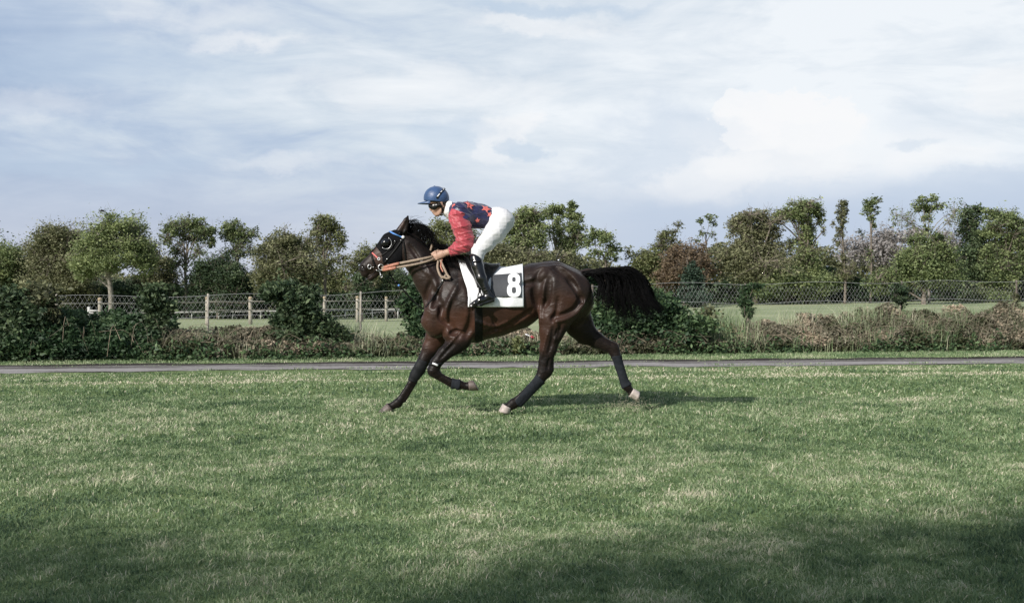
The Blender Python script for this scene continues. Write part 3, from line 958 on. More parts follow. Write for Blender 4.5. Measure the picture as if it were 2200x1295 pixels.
for i in range(110):        # flyaways on the outside of the curve
    y0 = RNG.uniform(585, 655); x0 = 1374 + (y0 - 575) * .36
    P = [B(x0 - 4, y0, RNG.normal(0, .05)), B(x0 + 5, y0 + 6), B(x0 + 11 + RNG.uniform(0, 7), y0 + 16), B(x0 + 14 + RNG.uniform(-3, 12), y0 + 26 + RNG.uniform(0, 9))]
    tail.strand(wob(spline(P, 10), (.012, .012, .012)), .0024, .0007)
tail.build('tail', horse)


# ================================================================== tack
def on_strap(pts, width, off, name, material, root, thick=.004, side=-1, n=None, fld=None, **kw):
    fld = fld or hr
    n = n or max(6, 5 * len(pts))
    P = spline([(*p, 0) for p in pts], n)
    S = fld.on(P[:, 0], P[:, 1], off, side, **kw)
    nn = fld.normal(S)
    b_ = MB(); b_.ribbon(S - nn * .001, nn, width, thick)
    return b_.build(name, material, root)


def free_strap(P, width, name, material, root, thick=.003, nrm=(0, -1., 0), n=None):
    P = spline(P, n or 6 * len(P))
    b_ = MB(); b_.ribbon(P, np.tile(np.array(nrm, float), (len(P), 1)), width, thick)
    return b_.build(name, material, root)


bridle = empty('bridle', tuple(B(850, 540)), 'black racing bridle with blinker hood and blue browband on the horse head', 'bridle')
hoodp = [(834, 486), (795, 528), (807, 531), (812, 538), (820, 546), (822, 561), (835, 565), (864, 561), (868, 530), (869, 500), (880, 497), (879, 486), (862, 488)]
hood = shell(hr, [(836, 484), (800, 524), (808, 530), (813, 537), (820, 546), (822, 563), (835, 567), (863, 562), (865, 520), (864, 497), (848, 493)], .006, 'blinker_hood', M['hood'], bridle, .0045, (-.2, .2))
for s_ in (-1, 1):
    c0 = hr.on(828.5, 521, .004, side=s_)
    cup = MB()
    vs = []
    rg, sg = 8, 20
    for i in range(rg + 1):
        th = (math.pi / 2) * i / rg
        for k in range(sg):
            a = 2 * math.pi * k / sg
            vs.append(c0 + np.array([math.sin(th) * (math.cos(a) * .045 - math.sin(a) * .008), s_ * math.cos(th) * .036 - s_ * .006, math.sin(th) * (math.sin(a) * .038 + math.cos(a) * .014)]))
    cup.add(vs, [(i * sg + k, i * sg + (k + 1) % sg, (i + 1) * sg + (k + 1) % sg, (i + 1) * sg + k) for i in range(rg) for k in range(sg)])
    o = cup.build('eye_cup', M['cup'], hood, True)
    ring = MB()
    aa = np.linspace(-2.3, 1.1, 18)
    ring.tube([c0 + np.array([math.cos(a) * .056 + .004, s_ * .012, math.sin(a) * .058 - .006]) for a in aa], .0032, 6)
    ring.build('cup_rim', M['steel'], hood, True)
    sdn = 'near' if s_ < 0 else 'far'
    on_strap([(837, 497), (848, 503), (865, 510)], .016, .010, 'browband', M['blue_band'], bridle, side=s_)
    b_ = MB(); b_.ball(hr.on(866, 509.5, .012, side=s_), .016, 14, 8, (1, .6, 1)); b_.build('rosette', M['white_plastic'], bridle, True)
    on_strap([(866, 512), (849, 536), (824, 567)], .017, .011, 'cheek_strap', M['strap'], bridle, side=s_)
    on_strap([(852, 517), (838, 535), (820, 549)], .013, .010, 'cheek_strap', M['strap'], bridle, side=s_)
    on_strap([(866, 516), (870, 540), (872, 564)], .016, .008, 'throat_strap', M['strap'], bridle, side=s_)
    on_strap([(864, 508), (868, 499), (872, 494)], .022, .008, 'head_strap', M['strap'], bridle, side=s_)
    on_strap([(797, 540), (800, 556), (806, 572)], .019, .005, 'noseband', M['strap'], bridle, side=s_)
    on_strap([(806, 532), (798, 540)], .014, .005, 'nose_strap', M['strap'], bridle, side=s_)
    on_strap([(799.5, 543), (806, 549), (811, 554)], .013, .007, 'red_strap', M['red_band'], bridle, side=s_)
    b_ = MB(); c1 = hr.on(814, 556, .010, side=s_)
    b_.tube([c1 + .012 * np.array([math.cos(a), 0, math.sin(a)]) for a in np.linspace(0, 6.283, 15)], .0042, 6); b_.build('ring_fitting', M['white_plastic'], bridle, True)
    for (x_, y_, r_) in ((848, 518, .005), (861, 516, .005), (831.5, 556.5, .008), (802, 574, .006), (834, 568, .004)):
        b_ = MB(); b_.ball(hr.on(x_, y_, .013, side=s_), r_, 10, 6, (1, .7, 1)); b_.build('buckle', M['steel'], bridle, True)
    # bit: curb cheek, rings, hook chain
    for (x_, y_, r_, w_) in ((794, 573, .018, .0042), (818.5, 574, .026, .0048), (819, 593, .013, .004)):
        b_ = MB(); c1 = hr.on(x_, y_, .014, side=s_)
        b_.tube([c1 + r_ * np.array([math.cos(a), 0, math.sin(a) * 1.1]) for a in np.linspace(0, 6.283, 17)], w_, 6, False); b_.build('bit_ring', M['steel'], bridle, True)
    c1, c2, c3 = hr.on(808, 580, .016, side=s_), hr.on(816, 584, .020, side=s_), hr.on(818, 578, .020, side=s_) + np.array([0, 0, -.07])
    b_ = MB(); b_.tube(spline([c1, c2, c3], 10), .005, 6); b_.build('bit_shank', M['steel'], bridle, True)
on_strap([(856, 505), (860, 500)], .02, .008, 'head_strap', M['strap'], bridle)
for s_ in (-1, 1):
    c1 = hr.on(779.5, 576, -.004, side=s_)
    b_ = MB(); vs = []
    for i in range(9):
        for k in range(14):
            th, a = math.pi * i / 8, 2 * math.pi * k / 14
            e_ = np.array([math.sin(th) * math.cos(a) * .016, math.cos(th) * .007, math.sin(th) * math.sin(a) * .023])
            vs.append(c1 + np.array([e_[0] + .35 * e_[2], e_[1], e_[2]]))
    b_.add(vs, [(i * 14 + k, i * 14 + (k + 1) % 14, (i + 1) * 14 + (k + 1) % 14, (i + 1) * 14 + k) for i in range(8) for k in range(14)])
    b_.build('nostril', M['cup'], horse, True)
    on_strap([(784, 600), (792, 594.5), (800, 590), (807, 583)], .010, .000, 'mouth', M['hood'], horse, .0022, side=s_)
# martingale: from the chin down to the chest, and a breast strap from the withers
mart = empty('martingale', tuple(B(905, 640)), 'thin black martingale strap running from bit to chest', 'martingale')
free_strap([B(835, 584, -.06), B(846, 601, -.04), B(862, 618, -.02), B(886, 645, .0), B(908, 662, .0), B(917, 668, .0)], .013, 'strap', M['strap'], mart)
b_ = MB()
b_.box(B(851, 606, -.035), (.035, .012, .028)); b_.build('stop', M['strap'], mart)
b_ = MB(); b_.box(B(857, 613, -.03), (.02, .014, .018)); b_.build('blue_stop', M['blue_band'], mart)
on_strap([(951, 603), (941, 622), (926, 645), (914, 660)], .015, .004, 'breast_strap', M['strap'], mart)
on_strap([(951, 603), (941, 622), (926, 645), (914, 660)], .015, .004, 'breast_strap', M['strap'], mart, side=1)
on_strap([(961, 580), (952, 604), (940, 622)], .018, .004, 'breast_strap', M['strap'], mart)
b_ = MB(); b_.ball(hr.on(951, 603, .01), .012, 10, 6); b_.build('buckle', M['steel'], mart, True)


# saddle cloth draped over the back: rays from a spine line outwards
def drape(name, fx0, fx1, y_bot, off, material, root, thick=.006, nu=40, nv=70, wave=0., th_max=None, offf=None):
    axis_y = 640.
    th = np.linspace(0, math.pi, nv)
    # angle 0 = toward the viewer, pi/2 = up, pi = far side; extend below horizontal to reach y_bot
    ext = rad(22)
    th = -ext + (math.pi + 2 * ext) * np.linspace(0, 1, nv)
    U = np.linspace(0, 1, nu)
    grid = np.zeros((nu, nv, 3))
    for j, t in enumerate(th):
        # first pass: find the height of the surface at this angle in the middle, to read the front edge from it
        xm = np.full(nu, 1060.)
        for it in range(3):
            O = np.array([B(x, axis_y, 0) for x in xm])
            D = np.tile([0, -math.cos(t), math.sin(t)], (nu, 1))
            Ps = O + D * .62
            Hh = hr.hit(Ps, -D, .60, off, 90)
            zpx = np.clip(HOR - F * (Hh[:, 2] - EYE) / HD, 560, y_bot)
            xm = fx0(zpx) * (1 - U) + fx1(zpx) * U
        grid[:, j] = Hh
    keep = grid
    # clamp the lower hem
    zb = B(1060, y_bot)[2]
    rows = []
    for j in range(nv):
        rows.append(keep[:, j])
    G = np.stack(rows, 1)
    below = G[..., 2] < zb
    for i in range(nu):
        idx = np.where(~below[i])[0]
        a_, b2 = idx[0], idx[-1]
        for (e, ins, rng_) in ((a_, a_ - 1, range(0, a_)), (b2, b2 + 1, range(b2 + 1, nv))):
            if 0 <= ins < nv:
                p, q_ = G[i, e], G[i, ins]
                tt = (p[2] - zb) / max(p[2] - q_[2], 1e-6)
                edge = p + (q_ - p) * tt
                for r_ in rng_: G[i, r_] = edge
    # reparametrise: evenly spaced along the girth between the two hems
    out = np.zeros((nu, nv, 3))
    for i in range(nu):
        d_ = np.r_[0, np.cumsum(np.linalg.norm(np.diff(G[i], axis=0), axis=1))]
        u_ = np.linspace(0, d_[-1], nv)
        k = np.r_[True, np.diff(d_) > 1e-6]
        for c_ in range(3): out[i, :, c_] = np.interp(u_, d_[k], G[i, :, c_][k])
    nn = hr.normal(out)
    if wave:
        hem = np.abs(np.linspace(-1, 1, nv))[None, :]
        x_ = np.linspace(0, 1, nu)[:, None]
        out = out + nn * (wave * hem ** 2 * (np.sin(x_ * 17) * .5 + .6) + .003 * np.sin(x_ * 24 + hem * 9) * (.3 + .7 * hem) + .004 * (vnoise(x_ * 7 + hem * 2, hem * 5 + x_, 12) - .3))[..., None]
    if offf is not None: out = out + nn * offf(np.linspace(0, 1, nu)[:, None], np.linspace(-1, 1, nv)[None, :])[..., None]
    top = out + nn * thick
    vs = np.concatenate([out.reshape(-1, 3), top.reshape(-1, 3)])
    n_ = nu * nv
    qd = []
    for i in range(nu - 1):
        for j in range(nv - 1):
            a_ = i * nv + j
            qd.append((n_ + a_, n_ + a_ + nv, n_ + a_ + nv + 1, n_ + a_ + 1))
            qd.append((a_, a_ + 1, a_ + nv + 1, a_ + nv))
    def rim(lst):
        for a_, b2 in zip(lst, lst[1:]): qd.append((a_, b2, n_ + b2, n_ + a_))
    rim([i * nv for i in range(nu)]); rim([i * nv + nv - 1 for i in range(nu)][::-1])
    rim(list(range(nv))[::-1]); rim([(nu - 1) * nv + j for j in range(nv)])
    o = mesh_np(name, vs, np.array(qd), material, smooth=False)
    me = o.data
    me.polygons.foreach_set('use_smooth', np.ones(len(me.polygons), bool))
    if root is not None: shift(o, root)
    return o


cloth = empty('saddle_cloth', tuple(B(1060, 600)), 'white saddle cloth with a black panel and white number 8', 'saddle cloth')
fx0 = lambda y: np.interp(y, [560, 566, 600, 620, 640, 659], [984, 987, 998, 1005, 1007.5, 1007.5])
fx1 = lambda y: np.interp(y, [560, 659], [1123, 1124.5])
drape('cloth', fx0, fx1, 659, .014, M['cloth_white'], cloth, .005, 44, 80, wave=.006)


def proj_quadgrid(fn, nu, nv, off, thick, name, material, root):
    """fn(u,v)->px,py ; grid wrapped on the near flank"""
    u, v = np.meshgrid(np.linspace(0, 1, nu), np.linspace(0, 1, nv), indexing='ij')
    x, y = fn(u, v)
    P = hr.on(x, y, off)
    nn = hr.normal(P)
    T = P + nn * thick
    n_ = nu * nv
    vs = np.concatenate([P.reshape(-1, 3), T.reshape(-1, 3)])
    qd = []
    for i in range(nu - 1):
        for j in range(nv - 1):
            a_ = i * nv + j
            qd.append((n_ + a_, n_ + a_ + nv, n_ + a_ + nv + 1, n_ + a_ + 1))
            qd.append((a_, a_ + 1, a_ + nv + 1, a_ + nv))
    rims = [[i * nv for i in range(nu)], [(nu - 1) * nv + j for j in range(nv)], [i * nv + nv - 1 for i in range(nu)][::-1], list(range(nv))[::-1]]
    for lst in rims:
        for a_, b2 in zip(lst, lst[1:]): qd.append((a_, b2, n_ + b2, n_ + a_))
    o = mesh_np(name, vs, np.array(qd), material)
    o.data.polygons.foreach_set('use_smooth', np.ones(len(o.data.polygons), bool))
    return shift(o, root) if root is not None else o


CL = .019 + .009      # height of the cloth's face above the coat on the lower flank


def panel_fn(u, v):
    c00, c10, c01, c11 = (1056, 591), (1120.5, 586), (1054, 638), (1120.5, 638.5)
    x = (c00[0] * (1 - u) + c10[0] * u) * (1 - v) + (c01[0] * (1 - u) + c11[0] * u) * v
    y = (c00[1] * (1 - u) + c10[1] * u) * (1 - v) + (c01[1] * (1 - u) + c11[1] * u) * v
    return x, y


proj_quadgrid(panel_fn, 26, 22, CL, .003, 'number_panel', M['panel'], cloth)
# the digit: two bold bowls
dig = MB()
for (cy, ry, rx, iy, ix, o_) in ((600.3, 13.2, 13.2, 5.2, 3.9, .0042), (623.2, 15.2, 15.0, 6.8, 4.6, .0050)):
    n_ = 48; vs = []
    a = np.linspace(0, 2 * math.pi, n_, endpoint=False)
    def sup(a, rx, ry, p): return np.sign(np.cos(a)) * np.abs(np.cos(a)) ** p * rx, np.sign(np.sin(a)) * np.abs(np.sin(a)) ** p * ry
    xo, yo = sup(a, rx, ry, .80); xi, yi = sup(a, ix, iy, .75)
    k = 5
    X = np.stack([1104.2 + xi + (xo - xi) * t for t in np.linspace(0, 1, k)]); Y = np.stack([cy + yi + (yo - yi) * t for t in np.linspace(0, 1, k)])
    P = hr.on(X, Y, CL + o_)
    dig.add(P.reshape(-1, 3), [(i * n_ + j, (i + 1) * n_ + j, (i + 1) * n_ + (j + 1) % n_, i * n_ + (j + 1) % n_) for i in range(k - 1) for j in range(n_)])
dig.build('digit', M['cloth_white'], cloth, True)

saddle = empty('saddle', tuple(B(1040, 570)), 'small black leather racing saddle under the crouching jockey', 'saddle')
gx0 = lambda y: np.interp(y, [556, 575, 600, 625], [992, 1004, 1020, 1030])
gx1 = lambda y: np.interp(y, [556, 575, 600, 625], [1076, 1074, 1052, 1044])


def seat_off(u, v):
    c = np.exp(-(v / .35) ** 2)
    return c * (.030 * np.exp(-((u - .02) / .12) ** 2) + .012 * np.exp(-((u - 1) / .18) ** 2) + .004)


drape('seat', gx0, gx1, 618, .024, M['black_leather'], saddle, .012, 26, 50, offf=seat_off)
girth = shell(hr, [(1019, 655), (1037, 655), (1037, 745), (1021, 745)], .007, 'girth', M['strap'], saddle, .006, (-.4, .4))
b_ = MB()
for s_ in (-1,):
    fc = B(1031, 651, s_ * .355)
    sx, sz = .0, .0
    b_.tube([fc + np.array([.02 * math.cos(a), .065 * math.cos(a), .075 * math.sin(a) + .03]) for a in np.linspace(-.1, math.pi + .1, 14)], .006, 6)
    b_.ribbon([fc + np.array([0, -.065, .018 - .048]), fc + np.array([0, .065, -.03])], [[0, 0, 1.]] * 2, .05, .012)
b_.build('stirrup', M['black_leather'], saddle, True)
b_ = MB()
for s_ in (1,):
    fc = B(1026, 649, s_ * .355)
    b_.tube([fc + np.array([.02 * math.cos(a), .065 * math.cos(a), .075 * math.sin(a) + .03]) for a in np.linspace(-.1, math.pi + .1, 14)], .006, 6)
    b_.ribbon([fc + np.array([0, -.065, -.03]), fc + np.array([0, .065, -.03])], [[0, 0, 1.]] * 2, .05, .012)
b_.build('stirrup', M['black_leather'], saddle, True)
for s_ in (-1, 1):
    top_ = hr.on(1030, 600, .05, side=s_)
    free_strap([top_, B(1031, 628, s_ * .35)], .025, 'stirrup_leather', M['strap'], saddle, .004, (0, s_, 0))
# crupper line along the croup with its upright loop
crup = empty('crupper', tuple(B(1182, 562)), 'thin black crupper strap along the croup with an upright loop', 'crupper strap')
P = spline([(1118, 583, 0), (1150, 566, 0), (1182, 563, 0), (1212, 569, 0), (1236, 583, 0), (1248, 591, 0)], 30)
O = np.array([B(a[0], 500, 0) for a in P])
S = hr.hit(O, np.tile([0, 0, -1.], (30, 1)), .7, .003, 200)
b_ = MB(); b_.ribbon(S, hr.normal(S), .016, .005); b_.build('strap', M['strap'], crup)
c1 = S[15]
b_ = MB(); b_.tube([c1 + np.array([.020 * math.sin(a) - .01 + .012 * (1 - math.cos(a)), .012 * math.sin(a), .052 * (1 - math.cos(a)) * .9]) for a in np.linspace(0, 6.283, 17)], .0045, 6)
b_.build('loop', M['black_leather'], crup, True)
b_ = MB(); b_.ball(c1 + np.array([0, 0, .01]), .012, 10, 6); b_.build('stud', M['steel'], crup, True)


# ================================================================== the jockey
jk = Field(B(890, 675) + np.array([0, -.50, 0]), B(1120, 390) + np.array([0, .50, 0]), .0062)
sk = Field(B(890, 675) + np.array([0, -.46, 0]), B(1112, 392) + np.array([0, .46, 0]), .0046)      # bare body


def jchain(fl, pts, blend=.02, k=1.): fl.chain(pts, blend=blend, k=k)


# --- bare body: one continuous surface, slimmer than the clothes over it
for fl in (sk,):
    fl.chain([(940, 424, 19, 0, .82), (946, 432, 18, 0, .82)], blend=.02)
    fl.chain([(935, 436, 13.5, 0, .98), (939, 448, 11.5, 0, .9), (941, 456, 8, 0, .9)], blend=.02)
    fl.chain([(952, 446, 6.5, -.040), (944, 458, 5, -.022)], blend=.015)
    fl.chain([(952, 446, 6.5, .040), (944, 458, 5, .022)], blend=.015)
    fl.chain([(926.5, 442, 2.0, 0, 1), (924.8, 449.5, 2.6, 0, 1.2)], blend=.012)     # nose
    fl.chain([(926.5, 451.5, 2.2, 0, 1.6)] * 2, blend=.008)
    fl.chain([(929.5, 455.3, 2.2, 0, 2.6), (930, 455.6, 2.2, 0, 2.6)], blend=.006)   # upper lip
    fl.chain([(932, 458.6, 2.2, 0, 2.2), (932.3, 458.8, 2.2, 0, 2.2)], blend=.006)   # lower lip
    fl.chain([(937, 461.0, 4.0, 0, 1.3), (940, 461.5, 4.0, 0, 1.5)], blend=.012)     # chin
    fl.chain([(928, 438.5, 3.0, -.03), (928, 438.5, 3.0, .03)], blend=.015)          # brow
    for s_ in (-1, 1):
        fl.seg(B(929, 442.8, s_ * .036), B(930, 443.2, s_ * .038), .010, .010, 1, blend=.01, op='s')
        fl.seg(B(935, 449, s_ * .046), B(940, 446, s_ * .054), .015, .014, .7, blend=.02)        # cheekbone
        fl.seg(B(948, 435, s_ * .078), B(950, 441, s_ * .072), .017, .011, .35, blend=.006)      # ear
        fl.seg(B(947.5, 436, s_ * .088), B(949, 439, s_ * .084), .007, .005, .6, blend=.004, op='s')
    fl.chain([(953, 442, 12.5, 0, .9), (971, 455, 13, 0, .95)], blend=.03)
    fl.chain([(980, 460, 11, 0, 1.7), (990, 462, 20, 0, 1.5), (1020, 464, 20, 0, 1.2), (1050, 467, 17, 0, 1.3), (1078, 473, 19, 0, 1.3)], blend=.03)
    for s_ in (-1, 1):
        fl.chain([(985, 464, 12, s_ * .15), (1001, 522, 8.5, s_ * .19), (975, 537, 7.8, s_ * .14), (961, 542, 6.0, s_ * .112, .9)], blend=.02)
        fl.chain([(1080, 474, 18, s_ * .09), (1024, 543, 9, s_ * .25), (1026, 572, 7.5, s_ * .295), (1034, 598, 6.5, s_ * .325), (1046, 628, 4.5, s_ * .338)], blend=.02)
        fl.chain([(1052, 638, 5, s_ * .335), (1024, 651, 4.5, s_ * .345)], blend=.02)

# hands: palm, four fingers closed round the rein, thumb on top
for (hx, hy, s_) in ((0, 0, -1), (-7, -5, 1)):
    yy = .105 * s_
    G_ = lambda x, y, d=0: B(x + hx, y + hy, yy - s_ * d)
    sk.seg(G_(962, 542), G_(950, 546), .030, .030, .75, blend=.02)
    sk.seg(G_(950, 546), G_(939, 550), .036, .035, .48, blend=.02)
    for i in range(4):
        ky = 543.5 + 4.4 * i; kx = 936.5 + .8 * i
        l1, l2, l3 = [(9.5, 6, 4), (10.5, 6.5, 4.5), (9.5, 6, 4), (7.5, 5, 3.5)][i]
        r0 = [.0088, .0090, .0086, .0076][i]
        a_ = G_(kx, ky, -.006)
        b2 = G_(kx - l1 * .9, ky + l1 * .28, .004)
        c2 = G_(kx - l1 * .9 + 1.0, ky + l1 * .28 + 1.6, .004 + l2 / 215)
        d2 = G_(kx - l1 * .9 + 1.0 + l3, ky + l1 * .28 + 1.6, .008 + l2 / 215)
        sk.seg(a_, b2, r0 * 1.1, r0, blend=.006)
        sk.seg(b2, c2, r0, r0 * .93, blend=.003)
        sk.seg(c2, d2, r0 * .93, r0 * .8, blend=.003)
    sk.seg(G_(953, 541, .004), G_(943, 539.5, .016), .013, .0115, blend=.012)
    sk.seg(G_(943, 539.5, .016), G_(935, 540.5, .020), .0115, .0095, blend=.005)
    sk.seg(G_(935, 540.5, .020), G_(929.5, 543.5, .022), .0095, .0078, blend=.004)
V, Q = sk.mesh(smooth=1)
jockey = empty('person', tuple(B(1036, 660, 0)), 'jockey in navy starred jacket and blue helmet crouching over the dark bay horse', 'person')
o = mesh_np('body', V, Q, M['skin'], smooth=True)
shift(o, jockey)


def fold(fl, amp, scale, seed, stretch=(1, 1, 1)):
    """cloth folds: displace the field with warped sine ridges"""
    X = (fl.lo[0] + fl.h * np.arange(fl.n[0]))[:, None, None]; Y = (fl.lo[1] + fl.h * np.arange(fl.n[1]))[None, :, None]; Z = (fl.lo[2] + fl.h * np.arange(fl.n[2]))[None, None, :]
    r = random.Random(seed); acc = 0
    for k in range(5):
        f1 = scale * (1 + .55 * k)
        a_, b2, c2 = [r.gauss(0, 1) * stretch[i] for i in range(3)]
        nrm = math.sqrt(a_ * a_ + b2 * b2 + c2 * c2)
        w = np.sin(X * r.uniform(3, 9) + r.uniform(0, 6)) + np.sin(Z * r.uniform(5, 12) + r.uniform(0, 6)) + np.sin(Y * 8)
        s_ = np.sin((X * a_ + Y * b2 + Z * c2) / nrm * f1 + w * 1.2 + r.uniform(0, 6))
        acc = acc + (.45 * (.5 + .5 * s_) ** 2 + .80 * (1 - np.abs(s_)) ** 2) / (1 + .3 * k)
    m = fl.a < .3
    fl.a -= (np.where(m, (acc - 1.1) * amp, 0)).astype(np.float32)


def garment(name, pts_fn, material, root, amp=.0, scale=60, seed=1, stretch=(1, 1, 1), cut=None, smooth=1):
    fl = Field(jk.lo, jk.lo + jk.h * (jk.n - 1), .0047)
    pts_fn(fl)
    if amp: fold(fl, amp, scale, seed, stretch)
    if cut: cut(fl)
    V, Q = fl.mesh(smooth=smooth)
    o = mesh_np(name, V, Q, material, smooth=True)
    shift(o, root)
    return o, fl


def torso(fl):
    fl.chain([(974, 452, 14, 0, 1.5), (985, 460, 24, 0, 1.5), (1005, 461, 27.5, 0, 1.35), (1028, 463, 25.5, 0, 1.22), (1052, 467, 22, 0, 1.22)], blend=.03)
    fl.chain([(1015, 470, 20, 0, 1.2), (1048, 475, 14, 0, 1.2)], blend=.03)
    for s_ in (-1, 1): fl.seg(B(988, 456, s_ * .13), B(994, 470, s_ * .15), .095, .09, blend=.04)


def torso_cut(fl):
    X = (fl.lo[0] + fl.h * np.arange(fl.n[0]))[:, None, None]; Z = (fl.lo[2] + fl.h * np.arange(fl.n[2]))[None, None, :]
    # waist: slanted plane; neck: opening
    p = B(1062, 462, 0); d = (X - p[0]) * .94 + (Z - p[2]) * .33
    fl.a = np.maximum(fl.a, d.astype(np.float32))
    p = B(965.5, 452, 0); d = -(X - p[0]) * .99 + (Z - p[2]) * .12
    fl.a = np.maximum(fl.a, d.astype(np.float32))


jer, jf = garment('jacket', torso, M['jersey'], jockey, .0085, 34, 3, (1, .5, 1.2), torso_cut)


def sleeve(s_):
    def f_(fl):
        fl.chain([(984, 466, 20, s_ * .165), (992, 490, 19.5, s_ * .19), (1000, 514, 17, s_ * .20), (998, 524, 16.5, s_ * .195)], blend=.02)
        fl.chain([(1000, 522, 16, s_ * .20), (984, 533, 13, s_ * .16), (971, 540, 10.5, s_ * .125)], blend=.02)
    return f_


def sleeve_cut(fl):
    X = (fl.lo[0] + fl.h * np.arange(fl.n[0]))[:, None, None]; Z = (fl.lo[2] + fl.h * np.arange(fl.n[2]))[None, None, :]
    p = B(966, 541, 0); d = -(X - p[0]) * .96 - (Z - p[2]) * .25
    fl.a = np.maximum(fl.a, (d + 0 * fl.a).astype(np.float32))
    p = B(984, 455, 0)
    fl.a = np.maximum(fl.a, ((Z - p[2]) * .9 + (X - p[0]) * .35 + 0 * fl.a).astype(np.float32))


for s_ in (-1, 1): garment('sleeve', sleeve(s_), M['sleeve'], jockey, .0125, 34, 11 + s_, (.5, .4, 1.4), sleeve_cut, smooth=1)


def pants(fl):
    fl.chain([(1056, 465, 19, 0, 1.28), (1070, 469, 23.5, 0, 1.3), (1083, 475, 22, 0, 1.25)], blend=.03)
    for s_ in (-1, 1):
        kx, ky = (1024, 544) if s_ < 0 else (1011, 538)
        fl.chain([(1079, 475, 26, s_ * .085), (1063, 500, 22.5, s_ * .15), (1045, 521, 18, s_ * .20), (kx + 3, ky - 4, 13.5, s_ * .245), (kx + 3, ky + 8, 12.3, s_ * .26)], blend=.025)


br, pf = garment('breeches', pants, M['breeches'], jockey, .0040, 30, 9, (.8, .3, .8), smooth=3)


def boots(s_):
    def f_(fl):
        ox, oy = (0, 0) if s_ < 0 else (-6, -3)
        fl.chain([(1022 + ox, 556 + oy, 13.4, s_ * .268, .95), (1026 + ox, 572 + oy, 12.6, s_ * .295, .95), (1034 + ox, 598 + oy, 11.4, s_ * .325, .95), (1044 + ox, 622 + oy, 8.6, s_ * .338, .95), (1049 + ox, 634 + oy, 8.4, s_ * .342, .95)], blend=.015)
        fl.chain([(1050 + ox, 636 + oy, 9, s_ * .342, .8), (1056 + ox, 640 + oy, 8.2, s_ * .342, .85)], blend=.015)
        fl.chain([(1050 + ox, 640 + oy, 9, s_ * .342, .85), (1034 + ox, 645 + oy, 9, s_ * .350, .95), (1021 + ox, 652 + oy, 6.5, s_ * .355, 1.2), (1012 + ox, 656 + oy, 4.2, s_ * .355, 1.4)], blend=.015)
        fl.chain([(1060 + ox, 645 + oy, 3.6, s_ * .342, 1.8), (1036 + ox, 653 + oy, 3.2, s_ * .352, 2.4), (1012 + ox, 659 + oy, 2.8, s_ * .356, 2.6)], blend=.006)
        for k_ in range(3): fl.seg(B(1040 + 3 * k_ + ox, 622 + 5 * k_ + oy, s_ * .38), B(1048 + 3 * k_ + ox, 620 + 5 * k_ + oy, s_ * .385), .005, .005, 1, blend=.012, op='s')
    return f_


for s_ in (-1, 1): garment('boot', boots(s_), M['boot'], jockey, smooth=3)
b_ = MB()
b_.ribbon(spline([B(1011, 557, -.335), B(1022, 563, -.345), B(1034, 560, -.335)], 8) + np.array([0, -.002, 0]), np.tile([0, -1., 0], (8, 1)), .012, .003)
b_.build('boot_cuff', M['strap'], jockey)


def coll(fl):
    fl.chain([(955, 444, 14.5, 0, 1.0), (964, 449, 17.0, 0, 1.05), (973, 454, 19, 0, 1.1)], blend=.02)


def coll_cut(fl):
    X = (fl.lo[0] + fl.h * np.arange(fl.n[0]))[:, None, None]; Z = (fl.lo[2] + fl.h * np.arange(fl.n[2]))[None, None, :]
    p = B(955.5, 450, 0); fl.a = np.maximum(fl.a, (-(X - p[0]) * .95 + (Z - p[2]) * .30 + 0 * fl.a).astype(np.float32))
    p = B(972, 455, 0); fl.a = np.maximum(fl.a, ((X - p[0]) + 0 * fl.a).astype(np.float32))


garment('collar', coll, M['collar'], jockey, .002, 60, 5, cut=coll_cut)

# helmet with silk, peak, strap band and button
hc = B(938, 424, 0)


def helm(name, c, rx, ry, rz, tilt, cutz, material, root, seg=36, rings=18):
    vs = []
    ct, st = math.cos(tilt), math.sin(tilt)
    for i in range(rings + 1):
        th = math.pi * .5 * (1 + cutz) * i / rings
        for k in range(seg):
            a = 2 * math.pi * k / seg
            rr = 1 + .006 * math.sin(a * 7 + th * 5) + .004 * math.sin(a * 13 - th * 9)
            p = np.array([math.sin(th) * math.cos(a) * rx, math.sin(th) * math.sin(a) * ry, math.cos(th) * rz]) * rr
            vs.append(c + np.array([p[0] * ct - p[2] * st, p[1], p[0] * st + p[2] * ct]))
    b_ = MB(); b_.add(vs, [(i * seg + k, (i + 1) * seg + k, (i + 1) * seg + (k + 1) % seg, i * seg + (k + 1) % seg) for i in range(rings) for k in range(seg)])
    return b_.build(name, material, root, True)


helmet = helm('helmet', B(937.5, 425.5), .128, .105, .118, rad(-6), .20, M['helmet'], jockey)
# peak
b_ = MB(); vs = []
na, nr = 17, 6
for lay in (0, 1):
    for i in range(nr):
        for k in range(na):
            a = rad(180 - 62 + 124 * k / (na - 1))
            r = i / (nr - 1)
            rin = np.array([math.cos(a) * .118, math.sin(a) * .098])
            rout = np.array([math.cos(a) * .118 - .070 * (math.sin((k / (na - 1)) * math.pi) ** .7), math.sin(a) * .094])
            p = rin * (1 - r) + rout * r
            z = -.008 * r - .05 * (p[1] ** 2) * 6 * r + (.010 * r) * 0 - .0
            vs.append(B(937.5, 432.0) + np.array([p[0], p[1], z - .004 - .016 * lay * (1 - .55 * r) - .010 * r]))
n_ = na * nr
qd = [(i * na + k, i * na + k + 1, (i + 1) * na + k + 1, (i + 1) * na + k) for i in range(nr - 1) for k in range(na - 1)]
qd += [(n_ + a, n_ + d, n_ + c, n_ + b2) for a, b2, c, d in qd]
qd += [((nr - 1) * na + k, (nr - 1) * na + k + 1, n_ + (nr - 1) * na + k + 1, n_ + (nr - 1) * na + k) for k in range(na - 1)]
